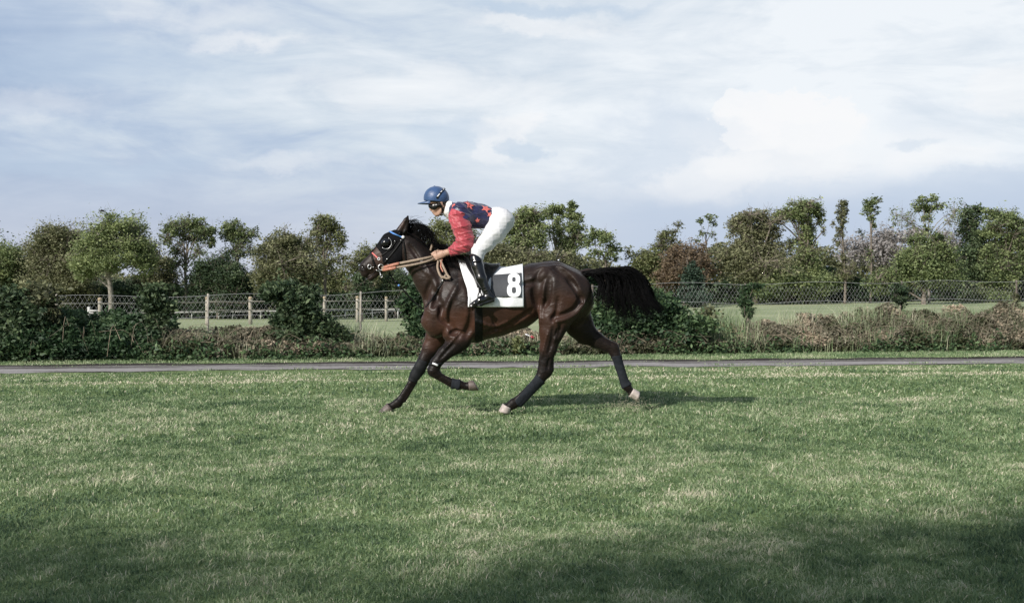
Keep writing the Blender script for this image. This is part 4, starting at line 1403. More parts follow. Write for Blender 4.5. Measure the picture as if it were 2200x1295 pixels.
qd += [(i * na, (i + 1) * na, n_ + (i + 1) * na, n_ + i * na) for i in range(nr - 1)] + [(i * na + na - 1, n_ + i * na + na - 1, n_ + (i + 1) * na + na - 1, (i + 1) * na + na - 1) for i in range(nr - 1)]
b_.add(vs, qd); b_.build('peak', M['helmet'], helmet, True)
# goggle strap lying over the silk, with white marks; button
hr2 = lambda t, off=0: None
b_ = MB()
ang = np.linspace(0, 1, 12)
sp_ = spline([(940, 424 + 4, -.112), (946, 418, -.106), (952, 410, -.085), (955.5, 405.5, -.055)], 12)
S = np.array([B(p[0], p[1], 0) * 1.0 for p in sp_])


def on_helmet(px, py, off=.002):
    c = B(937.5, 425.5)
    p = B(px, py, 0)
    tilt = rad(-8); ct, st = math.cos(tilt), math.sin(tilt)
    dx, dz = p[0] - c[0], p[2] - c[2]
    lx, lz = dx * ct + dz * st, -dx * st + dz * ct
    s2 = max(0, 1 - (lx / .128) ** 2 - (lz / .118) ** 2)
    y = -.105 * math.sqrt(s2)
    q_ = np.array([p[0], HD + y, p[2]])
    n_ = np.array([lx / .128 ** 2 * ct - lz / .118 ** 2 * st, y / .105 ** 2, lx / .128 ** 2 * st + lz / .118 ** 2 * ct])
    n_ /= np.linalg.norm(n_)
    return q_ + n_ * off, n_


def helm_strip(pts, w, off, name, material, th=.003):
    P = spline([(*p, 0) for p in pts], 12)
    R_ = [on_helmet(p[0], p[1], off) for p in P]
    b_ = MB(); b_.ribbon([r[0] for r in R_], [r[1] for r in R_], w, th)
    return b_.build(name, material, helmet)


helm_strip([(939.5, 428), (945, 420), (951.5, 410.5), (955.5, 405.5)], .017, .002, 'goggle_strap', M['strap'])
helm_strip([(941.2, 424.6), (945.8, 418.6)], .011, .006, 'white_mark', M['white_plastic'], .002)
helm_strip([(947.6, 415.6), (950.4, 412.0)], .009, .006, 'white_mark', M['white_plastic'], .002)
helm_strip([(952.0, 409.8), (954.0, 407.2)], .008, .006, 'white_mark', M['white_plastic'], .002)
b_ = MB(); b_.ball(B(933.5, 400.2), .010, 10, 6, (1, 1, .6)); b_.build('button', M['helmet'], helmet, True)
# lining edge below the silk, hair, goggles, chin strap
helm('harness', B(940, 427.5), .112, .092, .100, rad(-18), .30, M['dark_hair'], jockey)
hb = Field(B(915, 470) + np.array([0, -.14, 0]), B(980, 415) + np.array([0, .14, 0]), .005)
hb.chain([(952, 434, 12.5, 0, 1.3), (957, 439, 10.5, 0, 1.3)], blend=.02)
for s_ in (-1, 1):
    hb.chain([(944, 436, 3.6, s_ * .075, .6), (944.5, 444, 2.2, s_ * .072, .5)], blend=.01)
V, Q = hb.mesh(smooth=1)
shift(mesh_np('hair', V, Q, M['dark_hair'], smooth=True), jockey)
gg = Field(B(910, 470) + np.array([0, -.12, 0]), B(960, 425) + np.array([0, .12, 0]), .004)
gg.chain([(926.5, 442.2, 6.4, -.036, .62), (933.5, 443.6, 6.6, -.056, .5), (940, 442.0, 4.6, -.070, .4)], blend=.01)
gg.chain([(926.5, 442.2, 6.4, .036, .62), (933.5, 443.6, 6.6, .056, .5), (940, 442.0, 4.6, .070, .4)], blend=.01)
gg.chain([(926.0, 440.5, 4.0, -.02, 1), (926.0, 440.5, 4.0, .02, 1)], blend=.01)
V, Q = gg.mesh(smooth=1)
shift(mesh_np('goggles', V, Q, M['dark_glass'], smooth=True), jockey)
for s_ in (-1, 1):
    free_strap([B(938, 442, s_ * .080), B(948, 440.0, s_ * .088)], .014, 'goggle_band', M['strap'], jockey, .003, (0, s_, 0))
    free_strap([B(944.5, 436, s_ * .086), B(949, 446, s_ * .080), B(950, 456, s_ * .060), B(948, 461.5, s_ * .035), B(946, 463, 0)], .013, 'chin_strap', M['strap'], jockey, .004, (0, s_, 0))
    free_strap([B(956, 438, s_ * .084), B(953, 449, s_ * .078), B(950, 457, s_ * .062)], .011, 'chin_strap', M['strap'], jockey, .004, (0, s_, 0))
b_ = MB(); b_.box(B(949, 460, -.058), (.022, .012, .022)); b_.build('chin_buckle', M['dark_hair'], jockey)


def star(cx, cy, R, rot, name='star', squash=1.0, dirv=None, pts=5):
    c = jf.on(cx, cy, 0.0, -1, HD - .48, .6)
    nn = jf.normal(c)
    nn = jf.normal(c + nn * .01)
    e1 = np.cross(np.array([0, 1., 0]), nn); e1 /= np.linalg.norm(e1); e2 = np.cross(nn, e1)
    out = []
    for k in range(pts * 2):
        r = R if k % 2 == 0 else R * .46
        a = rot + math.pi * k / pts
        out.append((math.cos(a) * r, math.sin(a) * r * squash))
    dense = []
    for k in range(len(out)):
        a_, b2 = np.array(out[k]), np.array(out[(k + 1) % len(out)])
        for t in (0, .33, .66): dense.append(a_ + (b2 - a_) * t)
    n_ = len(dense); rows = []
    for t in (0.02, .35, .7, 1.):
        pl = np.array([c + nn * .05 + e1 * d[0] * t + e2 * d[1] * t for d in dense])
        rows.append(jf.hit(pl, np.tile(-nn, (n_, 1)), .14, .0045, 60))
    b_ = MB()
    b_.add(np.concatenate(rows), [(i * n_ + j, (i + 1) * n_ + j, (i + 1) * n_ + (j + 1) % n_, i * n_ + (j + 1) % n_) for i in range(3) for j in range(n_)])
    o = b_.build(name, M['star'], jer, True)
    md = o.modifiers.new('solid', 'SOLIDIFY'); md.thickness = .002; md.offset = 0
    return o


star(1008, 441, .050, rad(90))
star(1044, 449, .054, rad(96))
star(975, 441, .034, rad(20), pts=4)
star(1052, 461, .030, rad(60))
star(1026, 474, .030, rad(130))

# ================================================================== reins, held by the jockey
reins = empty('reins', tuple(B(870, 565, -.1)), 'tan web reins with red rubber grips running from bit to hands', 'reins')
bitp = hr.on(820, 576, .02)
free_strap([bitp, B(850, 567.5, -.135), B(880, 561.5, -.160), B(905, 556.5, -.165), B(926, 552, -.135), B(932, 551, -.105), B(944, 552, -.08)], .024, 'rein', M['rein'], reins, .004)
free_strap([bitp + np.array([0, -.006, -.018]), B(850, 575, -.138), B(880, 570, -.165), B(905, 565, -.175), B(926, 558.5, -.150), B(934, 556, -.115), B(944, 556, -.09)], .021, 'rein', M['rein'], reins, .004)
bitf = hr.on(820, 576, .02, side=1)
free_strap([bitf, B(850, 566, .135), B(880, 560, .16), B(905, 553, .165), B(926, 546, .10), B(940, 548, .06)], .024, 'rein', M['rein'], reins, .004, (0, 1, 0))
b_ = MB(); b_.ribbon(spline([bitp + np.array([.02, -.006, .004]), B(840, 570.3, -.137), B(858, 566.0, -.150)], 8), np.tile([0, -1., 0], (8, 1)), .029, .008); b_.build('rubber_grip', M['rubber'], reins)
b_ = MB(); b_.ribbon(spline([bitp + np.array([.01, -.01, -.020]), B(838, 577.5, -.138), B(851, 575.0, -.146)], 8), np.tile([0, -1., 0], (8, 1)), .026, .008); b_.build('rubber_grip', M['rubber'], reins)
# slack loops above and below the hands
free_strap([B(942, 556, -.085), B(940, 575, -.16), B(946, 592, -.20), B(953, 597, -.21), B(958, 590, -.21)], .020, 'rein_end', M['rein'], reins, .004)
free_strap([B(945, 556, -.085), B(952, 572, -.17), B(962, 592, -.215), B(967, 596, -.22), B(960, 598, -.22), B(950, 594, -.215)], .020, 'rein_end', M['rein'], reins, .004)
free_strap([B(950, 556, -.09), B(947, 572, -.17), B(952, 584, -.20)], .013, 'rein_end', M['rubber'], reins, .004)
free_strap([B(948, 540, -.06), B(936, 545, -.05), B(922, 545, -.04), B(912, 540, -.04)], .027, 'rein_end', M['rein'], reins, .004)
free_strap([B(922, 545, -.045), B(927, 532, -.04), B(930, 521, -.03), B(934, 524, -.02), B(930, 540, .0)], .023, 'rein_end', M['rein'], reins, .004, (.3, -.95, 0))
free_strap([B(943, 536, -.05), B(934, 542, -.05), B(921, 548, -.045)], .021, 'rein_end', M['rein'], reins, .004)


# ================================================================== ground
xs = np.unique(np.concatenate([np.linspace(-700, -40, 24), np.linspace(-40, 60, 130), np.linspace(60, 900, 26)]))
ys = np.unique(np.concatenate([np.linspace(-60, 0, 10), np.linspace(0, 34, 60), np.linspace(34, 100, 60), np.linspace(100, 1500, 40)]))
GX, GY = np.meshgrid(xs, ys, indexing='ij')
GZ = ground_z(GX, GY)
nx_, ny_ = GX.shape
ii = (np.arange(nx_ - 1)[:, None] * ny_ + np.arange(ny_ - 1)[None, :]).ravel()
m, q = mat('turf')
geo = q.add('ShaderNodeNewGeometry')
pos = geo.outputs['Position']
big = q.noise(pos, .55, 4, .6)
mp = q.add('ShaderNodeMapping'); mp.inputs['Scale'].default_value = (.5, 1.6, 1); q.link(pos, mp.inputs[0])
mid = q.noise(mp.outputs[0], 2.6, 5, .6)
fin = q.noise(pos, 38, 6, .7)
fin2 = q.noise(pos, 160, 4, .7)
f = q.math('ADD', q.math('MULTIPLY', big, .35), q.math('ADD', q.math('MULTIPLY', mid, .30), q.math('ADD', q.math('MULTIPLY', fin, .25), q.math('MULTIPLY', fin2, .25))))
c = q.ramp(f, [(.36, (.045, .070, .028)), (.50, (.10, .15, .06)), (.62, (.17, .22, .095)), (.78, (.30, .31, .17))])
b = q.add('ShaderNodeBsdfDiffuse'); q.link(c, b.inputs[0])
finish(q, b.outputs[0]); M['turf'] = m
m, q = mat('meadow')
geo = q.add('ShaderNodeNewGeometry'); pos = geo.outputs['Position']
f = q.math('ADD', q.math('MULTIPLY', q.noise(pos, .16, 5, .6), .6), q.math('MULTIPLY', q.noise(pos, 3.2, 5, .7), .4))
c = q.ramp(f, [(.32, (.18, .225, .125)), (.5, (.285, .325, .19)), (.68, (.42, .425, .27))])
b = q.add('ShaderNodeBsdfDiffuse'); q.link(c, b.inputs[0])
finish(q, b.outputs[0]); M['meadow'] = m
m, q = mat('gravel')
geo = q.add('ShaderNodeNewGeometry'); pos = geo.outputs['Position']
mp = q.add('ShaderNodeMapping'); mp.inputs['Rotation'].default_value = (0, 0, -math.atan(.158)); q.link(pos, mp.inputs[0])
mq = q.add('ShaderNodeMapping'); mq.inputs['Scale'].default_value = (.22, 3.2, 1); q.link(mp.outputs[0], mq.inputs[0])
ac = q.add('ShaderNodeAttribute', attribute_name='across').outputs['Fac']
rut = q.ramp(ac, [(0, .34), (.22, .46), (.40, .22), (.50, .34), (.62, .04), (.84, .0), (1, .14)])
f = q.math('ADD', q.math('MULTIPLY', q.noise(mq.outputs[0], 1.6, 6, .72), .95), q.math('MULTIPLY', q.noise(pos, 16, 6, .78), .62))
f = q.math('ADD', q.math('SUBTRACT', f, .47), q.math('MULTIPLY', rut, 1.0))
c = q.ramp(f, [(.26, (.030, .026, .024)), (.42, (.070, .063, .059)), (.58, (.15, .140, .133)), (.76, (.32, .305, .295))])
b = q.add('ShaderNodeBsdfDiffuse'); q.link(c, b.inputs[0])
finish(q, b.outputs[0]); M['gravel'] = m
cy = (GY[:-1, :-1] + GY[1:, 1:]) / 2; cx = (GX[:-1, :-1] + GX[1:, 1:]) / 2
mi = (cy > hedge_y(cx) + 1.0).astype(int).ravel()
tag(mesh_np('ground', np.stack([GX, GY, GZ], -1).reshape(-1, 3), np.stack([ii, ii + ny_, ii + ny_ + 1, ii + 1], 1), [M['turf'], M['meadow']], smooth=True, matidx=mi), kind='structure')

# gravel track: a sheet with frayed edges
X = np.linspace(-60, 70, 900)
e1 = track_near(X) - .12 + .45 * (vnoise(X * 1.7, X * 0 + 3, 1) - .5) + .10 * (vnoise(X * 6, X * 0 + 9, 2) - .5)
e2 = track_far(X) + .05 + .50 * (vnoise(X * 1.3, X * 0 + 5, 3) - .5) + .12 * (vnoise(X * 5, X * 0 + 7, 4) - .5)
TV = np.linspace(0, 1, 17)
rows = [np.stack([X, e1 + (e2 - e1) * t, 0 * X + .006 + .022 * math.sin(math.pi * t) + .012 * (vnoise(X * 3, X * 0 + t * 9, 55) - .5)], -1) for t in TV]
n_ = len(X)
tag(mesh_np('track', np.concatenate(rows), np.concatenate([np.stack([np.arange(n_ - 1) + i * n_, np.arange(n_ - 1) + i * n_ + 1, np.arange(n_ - 1) + (i + 1) * n_ + 1, np.arange(n_ - 1) + (i + 1) * n_], 1) for i in range(len(TV) - 1)]), M['gravel'], smooth=True, attrs={'across': ('POINT', np.repeat(TV, n_))}), kind='structure')


# ------------------------------------------------------------------ grass blades
def blades(x, y, h, w, tint, name, material, label=None, lean=.5, z0=None):
    n = len(x)
    z = ground_z(x, y) if z0 is None else z0
    a = RNG.uniform(0, 2 * math.pi, n)
    la = RNG.uniform(0, 2 * math.pi, n)
    l = np.abs(RNG.normal(0, lean, n)) * h
    P = np.stack([x, y, z - .004], 1)
    sd = np.stack([np.cos(a), np.sin(a), 0 * a], 1) * (w / 2)[:, None]
    ld = np.stack([np.cos(la) * l, np.sin(la) * l, 0 * l], 1)
    up = np.zeros((n, 3)); up[:, 2] = h
    mid = P + up * .6 + ld * .35
    top = P + up * RNG.uniform(.75, 1, n)[:, None] + ld
    v = np.stack([P - sd, P + sd, mid + sd * .75, mid - sd * .75, top], 1).reshape(-1, 3)
    i = np.arange(n)[:, None] * 5
    o = mesh_np(name, v, [i + np.array([0, 1, 2, 3]), i + np.array([3, 2, 4])], material, attrs={'tint': ('POINT', np.repeat(np.clip(tint, 0, 1), 5))})
    return tag(o, label, None, None, 'stuff')


def turf_tint(x, y):
    c1, s1 = .82, .57
    u, v = x * c1 + y * s1, -x * s1 + y * c1
    t = .42 + .34 * (vnoise(u * .8 + 10, v * .9, 5) - .5) + .34 * (vnoise(u * 2.3, v * 2.6, 6) - .5) + .34 * (vnoise(x * 6.1, y * 5, 8) - .5) + .30 * (vnoise(u * 15, v * 13, 9) - .5)
    return t


def scatter(n, y0, y1, fr=.54):
    y = np.sqrt(RNG.uniform(y0 ** 2, y1 ** 2, n))
    x = RNG.uniform(-1, 1, n) * (y * fr + .4)
    return x, y


X_, Y_, H_, W_, T_ = [], [], [], [], []
for (n, y0, y1, h, w) in ((190000, 3.6, 6.2, .026, .0042), (170000, 6.2, 9.5, .029, .0058), (140000, 9.5, 14, .034, .0085), (100000, 14, 23.5, .040, .014)):
    x, y = scatter(n, y0, y1)
    k = (y < track_near(x) - .02)
    x, y = x[k], y[k]
    dens = vnoise(x * 3.1, y * 4.2, 21)
    clump_ = vnoise(x * 17, y * 15, 22)
    hh = h * RNG.uniform(.4, 1.25, len(x)) * (.35 + .6 * dens + .7 * clump_)
    t = turf_tint(x, y) + .26 * (clump_ - .5) + RNG.normal(0, .17, len(x)) - .25 * (vnoise(x * 5, y * 4, 77) > .74) * RNG.random(len(x))
    t = t + (RNG.random(len(x)) < .05) * .4
    # dry mown swathe along the near side of the track
    s = (y - (track_near(x) - 2.9)) / 2.4
    dry = np.exp(-((s - .05) / .16) ** 2) * .42 + np.where((s > 0) & (s < 1.05), .60 * (vnoise(x * .9, y * 6, 31) - .34), 0)
    t = t + dry
    t = t + .42 * np.exp(-((y - 6.35) / .16) ** 2 - ((x + .45) / .55) ** 2) + .3 * np.exp(-((y - 7.0) / .12) ** 2 - ((x - 1.0) / .6) ** 2)
    hh = hh * np.where(dry > .15, .7, 1) * np.clip((track_near(x) - y) / .9, .3, 1)
    X_.append(x); Y_.append(y); H_.append(hh); W_.append(w * RNG.uniform(.7, 1.3, len(x))); T_.append(t)
blades(np.concatenate(X_), np.concatenate(Y_), np.concatenate(H_), np.concatenate(W_), np.concatenate(T_), 'grass', M['grass'], 'short mown turf with dry patches across the racecourse foreground', 1.05)

# verge between track and hedge, taller
n = 72000
x = RNG.uniform(-13, 16, n); y = track_far(x) - .12 + RNG.random(n) ** .8 * (hedge_y(x) + .7 - track_far(x))
blades(x, y, .07 * np.clip((y - track_far(x)) / .8, .3, 1) * RNG.uniform(.4, 1.3, n), .014 * RNG.uniform(.6, 1.3, n), .50 + .5 * (vnoise(x * 2, y * 3, 4) - .5) + RNG.normal(0, .14, n), 'verge_grass', M['grass'], 'rough grass verge between gravel track and bramble bank', .7)
# tufts creeping over the track edges
n = 14000
x = RNG.uniform(-13, 16, n); s_ = RNG.random(n) < .5
y = np.where(s_, track_near(x) - .05 + np.abs(RNG.normal(0, .16, n)), track_far(x) - np.abs(RNG.normal(0, .14, n)))
y = np.where(RNG.random(n) < .25, (track_near(x) + track_far(x)) / 2 + RNG.normal(0, .08, n), y)
k = vnoise(x * 2.1, y * 2, 41) > .52
blades(x[k], y[k], .05 * RNG.uniform(.4, 1.3, k.sum()), .013 * np.ones(k.sum()), .5 + RNG.normal(0, .18, k.sum()), 'edge_grass', M['grass'], 'ragged grass tufts creeping over the gravel track edges', .7)
# long pale grass on the meadow side of the bank
n = 26000
x = RNG.uniform(1.5, 16, n); y = hedge_y(x) + RNG.uniform(1.0, 3.6, n)
blades(x, y, .55 * RNG.uniform(.4, 1.2, n) * (.5 + vnoise(x * 1.2, y, 3)), .013 * RNG.uniform(.6, 1.3, n), .72 + RNG.normal(0, .14, n), 'long_grass', M['grass'], 'long pale seeding grass behind the brown bramble bank', .35)

# bits of turf thrown up by the far hind hoof
n = 420
P = B(1355, 876, -.02) + np.stack([RNG.normal(0, .13, n), RNG.normal(0, .12, n), np.abs(RNG.normal(0, .045, n))], 1)
P[:, 2] = np.maximum(P[:, 2], .004)
dv = RNG.normal(0, .0042, (n, 4, 3))
v = (P[:, None] + dv).reshape(-1, 3); i = np.arange(n)[:, None] * 4
tag(mesh_np('flying_dirt', v, [np.concatenate([i + np.array(t_) for t_ in ((0, 1, 2), (0, 2, 3), (0, 3, 1), (1, 3, 2))])], M['dirt']), 'bits of soil and dry grass kicked up behind the far hind hoof', 'dirt', None, 'stuff')


m, q = mat('dust_haze')
tc = q.add('ShaderNodeTexCoord')
sp_n = q.add('ShaderNodeVectorMath', operation='LENGTH')
mpd = q.add('ShaderNodeMapping'); q.link(tc.outputs['Object'], mpd.inputs[0])
DC = B(1362, 872, -.12)
mpd.inputs['Location'].default_value = tuple(-DC / np.array([.36, .32, .15])); mpd.inputs['Scale'].default_value = (1 / .36, 1 / .32, 1 / .15)
q.link(mpd.outputs[0], sp_n.inputs[0])
fall = q.maprange(sp_n.outputs['Value'], 1.0, .15, 0, 1)
dn_ = q.math('MULTIPLY', fall, q.maprange(q.noise(tc.outputs['Object'], 9, 5, .65), .35, .65, 0, 16))
pv = q.add('ShaderNodeVolumePrincipled'); pv.inputs['Color'].default_value = (.93, .92, .86, 1); q.link(dn_, pv.inputs['Density'])
o_ = q.add('ShaderNodeOutputMaterial'); q.link(pv.outputs[0], o_.inputs['Volume'])
b_ = MB(); b_.ball(DC, 1., 20, 12, (.36, .32, .15)); o = b_.build('dust', m)
tag(o, 'faint puff of dust hanging behind the far hind hoof', None, None, 'stuff')


# ------------------------------------------------------------------ foliage
def leaf_faces(c, size, up=.0, elong=1.6, flatness=None):
    """one folded rhombus per leaf"""
    n = len(c)
    a = RNG.normal(0, 1, (n, 3)); a[:, 2] *= .55; a /= np.linalg.norm(a, axis=1)[:, None] + 1e-9
    b2 = RNG.normal(0, 1, (n, 3)); b2 -= (b2 * a).sum(1)[:, None] * a; b2 /= np.linalg.norm(b2, axis=1)[:, None] + 1e-9
    nn = np.cross(a, b2)
    L_ = size[:, None]
    p0 = c - a * L_ * .5 * elong; p2 = c + a * L_ * .5 * elong
    m_ = c + a * L_ * .1
    p1 = m_ + b2 * L_ * .42 + nn * L_ * .10; p3 = m_ - b2 * L_ * .42 + nn * L_ * .10
    v = np.stack([p0, p1, p2, p3], 1).reshape(-1, 3)
    i = np.arange(n)[:, None] * 4
    return v, np.concatenate([i + np.array([0, 1, 2]), i + np.array([0, 2, 3])])


def leaves(name, centers, size, tint, material, root):
    v, t = leaf_faces(centers, size)
    o = mesh_np(name, v, t, material, attrs={'tint': ('POINT', np.repeat(np.clip(tint, 0, 1), 4))})
    return shift(o, root) if root is not None else o


def limb_path(a, b, sag, n=6):
    a = np.asarray(a, float); b = np.asarray(b, float)
    m_ = a + (b - a) * .45 + np.array([0, 0, 1.]) * sag * np.linalg.norm(b - a) + RNG.normal(0, .05, 3) * np.linalg.norm(b - a)
    return spline([a, m_, b], n)


def tree(name, label, cat, base_px, Y, trunk, blobs, material, leaf=.115, dens=1.0, tr=.16, bark='bark', clump=.30, group=None, bare=.0, tint0=.5, twig=1., base_z=None, nclm=1.5):
    """trunk: list of (px,py) from foot up; blobs: (px,py,rx,ry[,density]) crown masses. All at distance Y with real depth."""
    k = Y / F
    foot = W(trunk[0][0], trunk[0][1], Y)
    foot[2] = float(ground_z(foot[0], Y)) - .1 if base_z is None else base_z
    root = empty(name, tuple(foot), label, cat, group)
    tp = [foot] + [W(p[0], p[1], Y + RNG.normal(0, .15)) for p in trunk[1:]]
    T = MB()
    path = spline(tp, 4 * len(tp))
    T.tube(path, np.linspace(tr, tr * .55, len(path)), 7)
    allc, allt, allsz = [], [], []
    vols = sum(b_[2] * b_[3] for b_ in blobs)
    for b_ in blobs:
        px, py, rx, ry = b_[:4]; dn = (b_[4] if len(b_) > 4 else 1.) * dens
        c = W(px, py, Y) + np.array([0, RNG.normal(0, rx * k * .35), 0])
        R = np.array([rx * k, max(rx, ry) * k * .8, ry * k])
        st = path[int(len(path) * RNG.uniform(.62, .98)) - 1]
        if c[2] < st[2] + .3: st = path[max(1, int(len(path) * .4))]
        T.tube(limb_path(st, c, .08), np.linspace(tr * .34, tr * .14, 6), 5, False)
        ncl = int(np.clip(nclm * 1.9 / clump ** 2 * (math.sqrt(R[0] * R[2]) * 25 / Y + .55) * .62, 8, 90))
        u = RNG.normal(0, 1, (ncl, 3)); u /= np.linalg.norm(u, axis=1)[:, None]
        rr = RNG.random(ncl) ** (1 / 2.1) * RNG.uniform(.78, 1.16, ncl)
        cc = c + u * rr[:, None] * R
        mean = math.sqrt(R[0] * R[2])
        for q_ in cc:
            T.tube(limb_path(c + (q_ - c) * .1, q_, .05, 4), np.linspace(tr * .18, tr * .05, 4), 3, False)
            for w_ in range(int(3 * twig)):
                e_ = q_ + RNG.normal(0, 1, 3) * clump * mean * .9 + np.array([0, 0, clump * mean * .5])
                T.tube([q_, (q_ + e_) / 2 + RNG.normal(0, .04, 3), e_], [tr * .05, tr * .035, tr * .02], 3, False)
            cr = clump * mean * RNG.uniform(.6, 1.35)
            nl = int(dn * (cr / leaf) ** 2 * 17 * RNG.uniform(.6, 1.3))
            if nl < 1: continue
            nf = int(nl * .45)
            if nf:
                fu = RNG.normal(0, 1, (nf, 3)); fu = fu / np.linalg.norm(fu, axis=1)[:, None] * (RNG.random((nf, 1)) ** .5) * 1.02 * (1 + .06 * RNG.normal(0, 1, (nf, 1))) * R
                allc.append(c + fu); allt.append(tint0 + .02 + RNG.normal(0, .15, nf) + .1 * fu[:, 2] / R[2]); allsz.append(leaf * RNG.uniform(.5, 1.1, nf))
            d = RNG.normal(0, .52, (nl, 3)) * np.array([cr * 1.2, cr * 1.2, cr * .85]) * (1 + .8 * (RNG.random((nl, 1)) < .15))
            lc = q_ + d
            allc.append(lc)
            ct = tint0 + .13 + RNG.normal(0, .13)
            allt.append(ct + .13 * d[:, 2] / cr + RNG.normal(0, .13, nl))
            allsz.append(leaf * RNG.uniform(.55, 1.3, nl))
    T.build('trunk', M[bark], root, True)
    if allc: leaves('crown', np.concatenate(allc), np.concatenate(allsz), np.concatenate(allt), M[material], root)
    return root


TG = 'trees beyond the meadow'
treeN = 0


def T_(label, Y, trunk, blobs, material='leaf_green', **kw):
    grown = []
    for b_ in blobs:
        grown.append((b_[0], b_[1], b_[2] * 1.14, b_[3] * 1.12, *(b_[4:] or (1.,))))
    if kw.get('name', 'tree') == 'tree':      # wispy outer twigs with scattered leaves around the dense masses
        for b_ in blobs:
            if b_[2] * b_[3] > 250: grown.append((b_[0] + RNG.uniform(-8, 8), b_[1] - b_[3] * .35, b_[2] * 1.32, b_[3] * 1.3, .09))
    blobs = grown
    return tree(kw.pop('name', 'tree'), label, kw.pop('cat', 'tree'), None, Y, trunk, blobs, material, group=TG, **kw)


# left of the horse, from the left edge of the photograph
T_('bluish green tree cut by the left edge of the picture', 86, [(14, 690), (16, 640), (22, 580)], [(18, 555, 42, 32), (48, 590, 42, 36), (8, 610, 40, 46), (60, 640, 30, 40), (-20, 560, 30, 36)], tr=.18, tint0=.42)
T_('broad brownish green tree, first tall crown from the left edge', 84, [(128, 690), (128, 620), (126, 560)], [(122, 512, 40, 28), (96, 540, 42, 30), (152, 530, 40, 34), (118, 575, 58, 40), (160, 590, 45, 42), (95, 625, 45, 38), (150, 640, 40, 30)], 'leaf_olive', tr=.22, tint0=.46)
T_('tall light green tree with a bare pale forked trunk', 80, [(239, 690), (238, 630), (232, 585), (236, 560)], [(250, 490, 36, 24), (282, 500, 30, 28), (216, 512, 36, 26), (246, 530, 60, 26), (200, 545, 36, 30), (296, 540, 36, 28), (236, 562, 50, 22), (182, 575, 26, 26), (308, 570, 28, 26, .7)], tr=.20, bark='bark_pale', tint0=.60)
T_('small green tree behind the pale forked trunk', 92, [(223, 690), (222, 660), (215, 630)], [(200, 625, 40, 22), (250, 622, 36, 20), (180, 650, 34, 22)], 'leaf_dark', tr=.14, bark='bark_pale', tint0=.55)
T_('dull brownish tree leaning beside the tall light green tree', 88, [(330, 690), (332, 640), (326, 590)], [(318, 545, 26, 26, .7), (338, 570, 32, 30, .8), (322, 610, 34, 34, .9), (362, 600, 20, 30, .7), (350, 655, 34, 26)], 'leaf_olive', tr=.15, tint0=.36)
T_('thin umbrella shaped tree with sky showing through its crown', 84, [(402, 665), (400, 620), (398, 575), (404, 535)], [(404, 484, 34, 16, 1.1), (376, 492, 28, 14, .8), (436, 500, 26, 17, 1.1), (356, 512, 18, 14, .5), (400, 510, 44, 15, .45), (452, 520, 13, 15, .8), (376, 540, 20, 18, .25), (430, 545, 16, 18, .22), (384, 570, 20, 14, .35)], tr=.13, tint0=.42, leaf=.115, clump=.24, twig=1.6)
T_('sparse tree with upright twiggy crown over the dark dome', 85, [(512, 665), (514, 610), (510, 560), (502, 530)], [(500, 486, 24, 13, .8), (494, 505, 22, 18, .9), (520, 510, 22, 18, .75), (544, 504, 14, 15, .45), (508, 538, 26, 18, .6), (534, 540, 16, 14, .35)], tr=.11, tint0=.40, leaf=.115, clump=.24, twig=1.5)
T_('dark brown green dome shaped tree', 82, [(470, 690), (470, 650), (470, 610)], [(474, 572, 34, 26), (450, 590, 40, 28), (498, 595, 38, 30), (434, 622, 40, 30), (476, 625, 50, 34), (520, 628, 28, 32), (470, 655, 60, 22)], 'leaf_dark', tr=.18, tint0=.45, dens=1.2)
T_('dense olive tree above the ivy shrub', 78, [(612, 690), (612, 640), (612, 580)], [(606, 520, 30, 20), (592, 545, 38, 28), (634, 548, 38, 30), (612, 582, 62, 36), (574, 592, 30, 30), (655, 590, 32, 34), (620, 625, 50, 30)], 'leaf_olive', tr=.2, tint0=.42, dens=1.15)
T_('slim pale green tree, tallest between olive tree and horse head', 82, [(700, 690), (699, 640), (697, 580), (694, 530)], [(700, 478, 26, 15, .9), (684, 500, 20, 17, .9), (720, 500, 20, 18, .8), (734, 520, 14, 20, .45), (700, 530, 28, 20, .5), (668, 526, 16, 17, .6), (706, 568, 26, 20, .4), (738, 555, 14, 14, .25)], 'leaf_pale', tr=.12, tint0=.26, leaf=.115, clump=.24, twig=1.4)
T_('pale yellowish tree filling the gap behind the slim tree', 88, [(690, 690), (690, 650), (690, 620)], [(672, 590, 30, 26, .8), (712, 602, 36, 30, .8), (690, 635, 44, 28, .9), (745, 630, 26, 30, .8)], 'leaf_pale', tr=.13, tint0=.28)
T_('loose pale tree in front of the horse muzzle', 90, [(790, 690), (792, 640), (794, 600)], [(776, 552, 24, 14, .45), (800, 545, 26, 18, .45), (760, 575, 22, 20, .45), (822, 585, 30, 26, .6), (840, 560, 24, 22, .6)], 'leaf_pale', tr=.10, tint0=.35, twig=1.4)
T_('dark ivy clad column below the horse muzzle', 70, [(776, 690), (776, 650), (776, 620)], [(774, 600, 13, 15, 1.3), (776, 622, 18, 20, 1.3), (777, 645, 21, 20, 1.3)], 'leaf_dark', tr=.14, tint0=.5, leaf=.13, nclm=3)
T_('dark green tree under the horse neck', 86, [(850, 690), (852, 640), (860, 610)], [(858, 600, 34, 18, .8), (838, 620, 26, 16, .8), (875, 632, 34, 24), (836, 650, 22, 14)], 'leaf_dark', tr=.14, tint0=.55)
T_('pale spreading tree behind the horse mane', 88, [(950, 690), (950, 600), (950, 540)], [(955, 492, 34, 18, .55), (938, 508, 24, 18, .5), (975, 520, 30, 26, .5), (930, 530, 30, 20, .5), (1015, 520, 26, 26, .5)], 'leaf_pale', tr=.13, tint0=.30, twig=1.4)
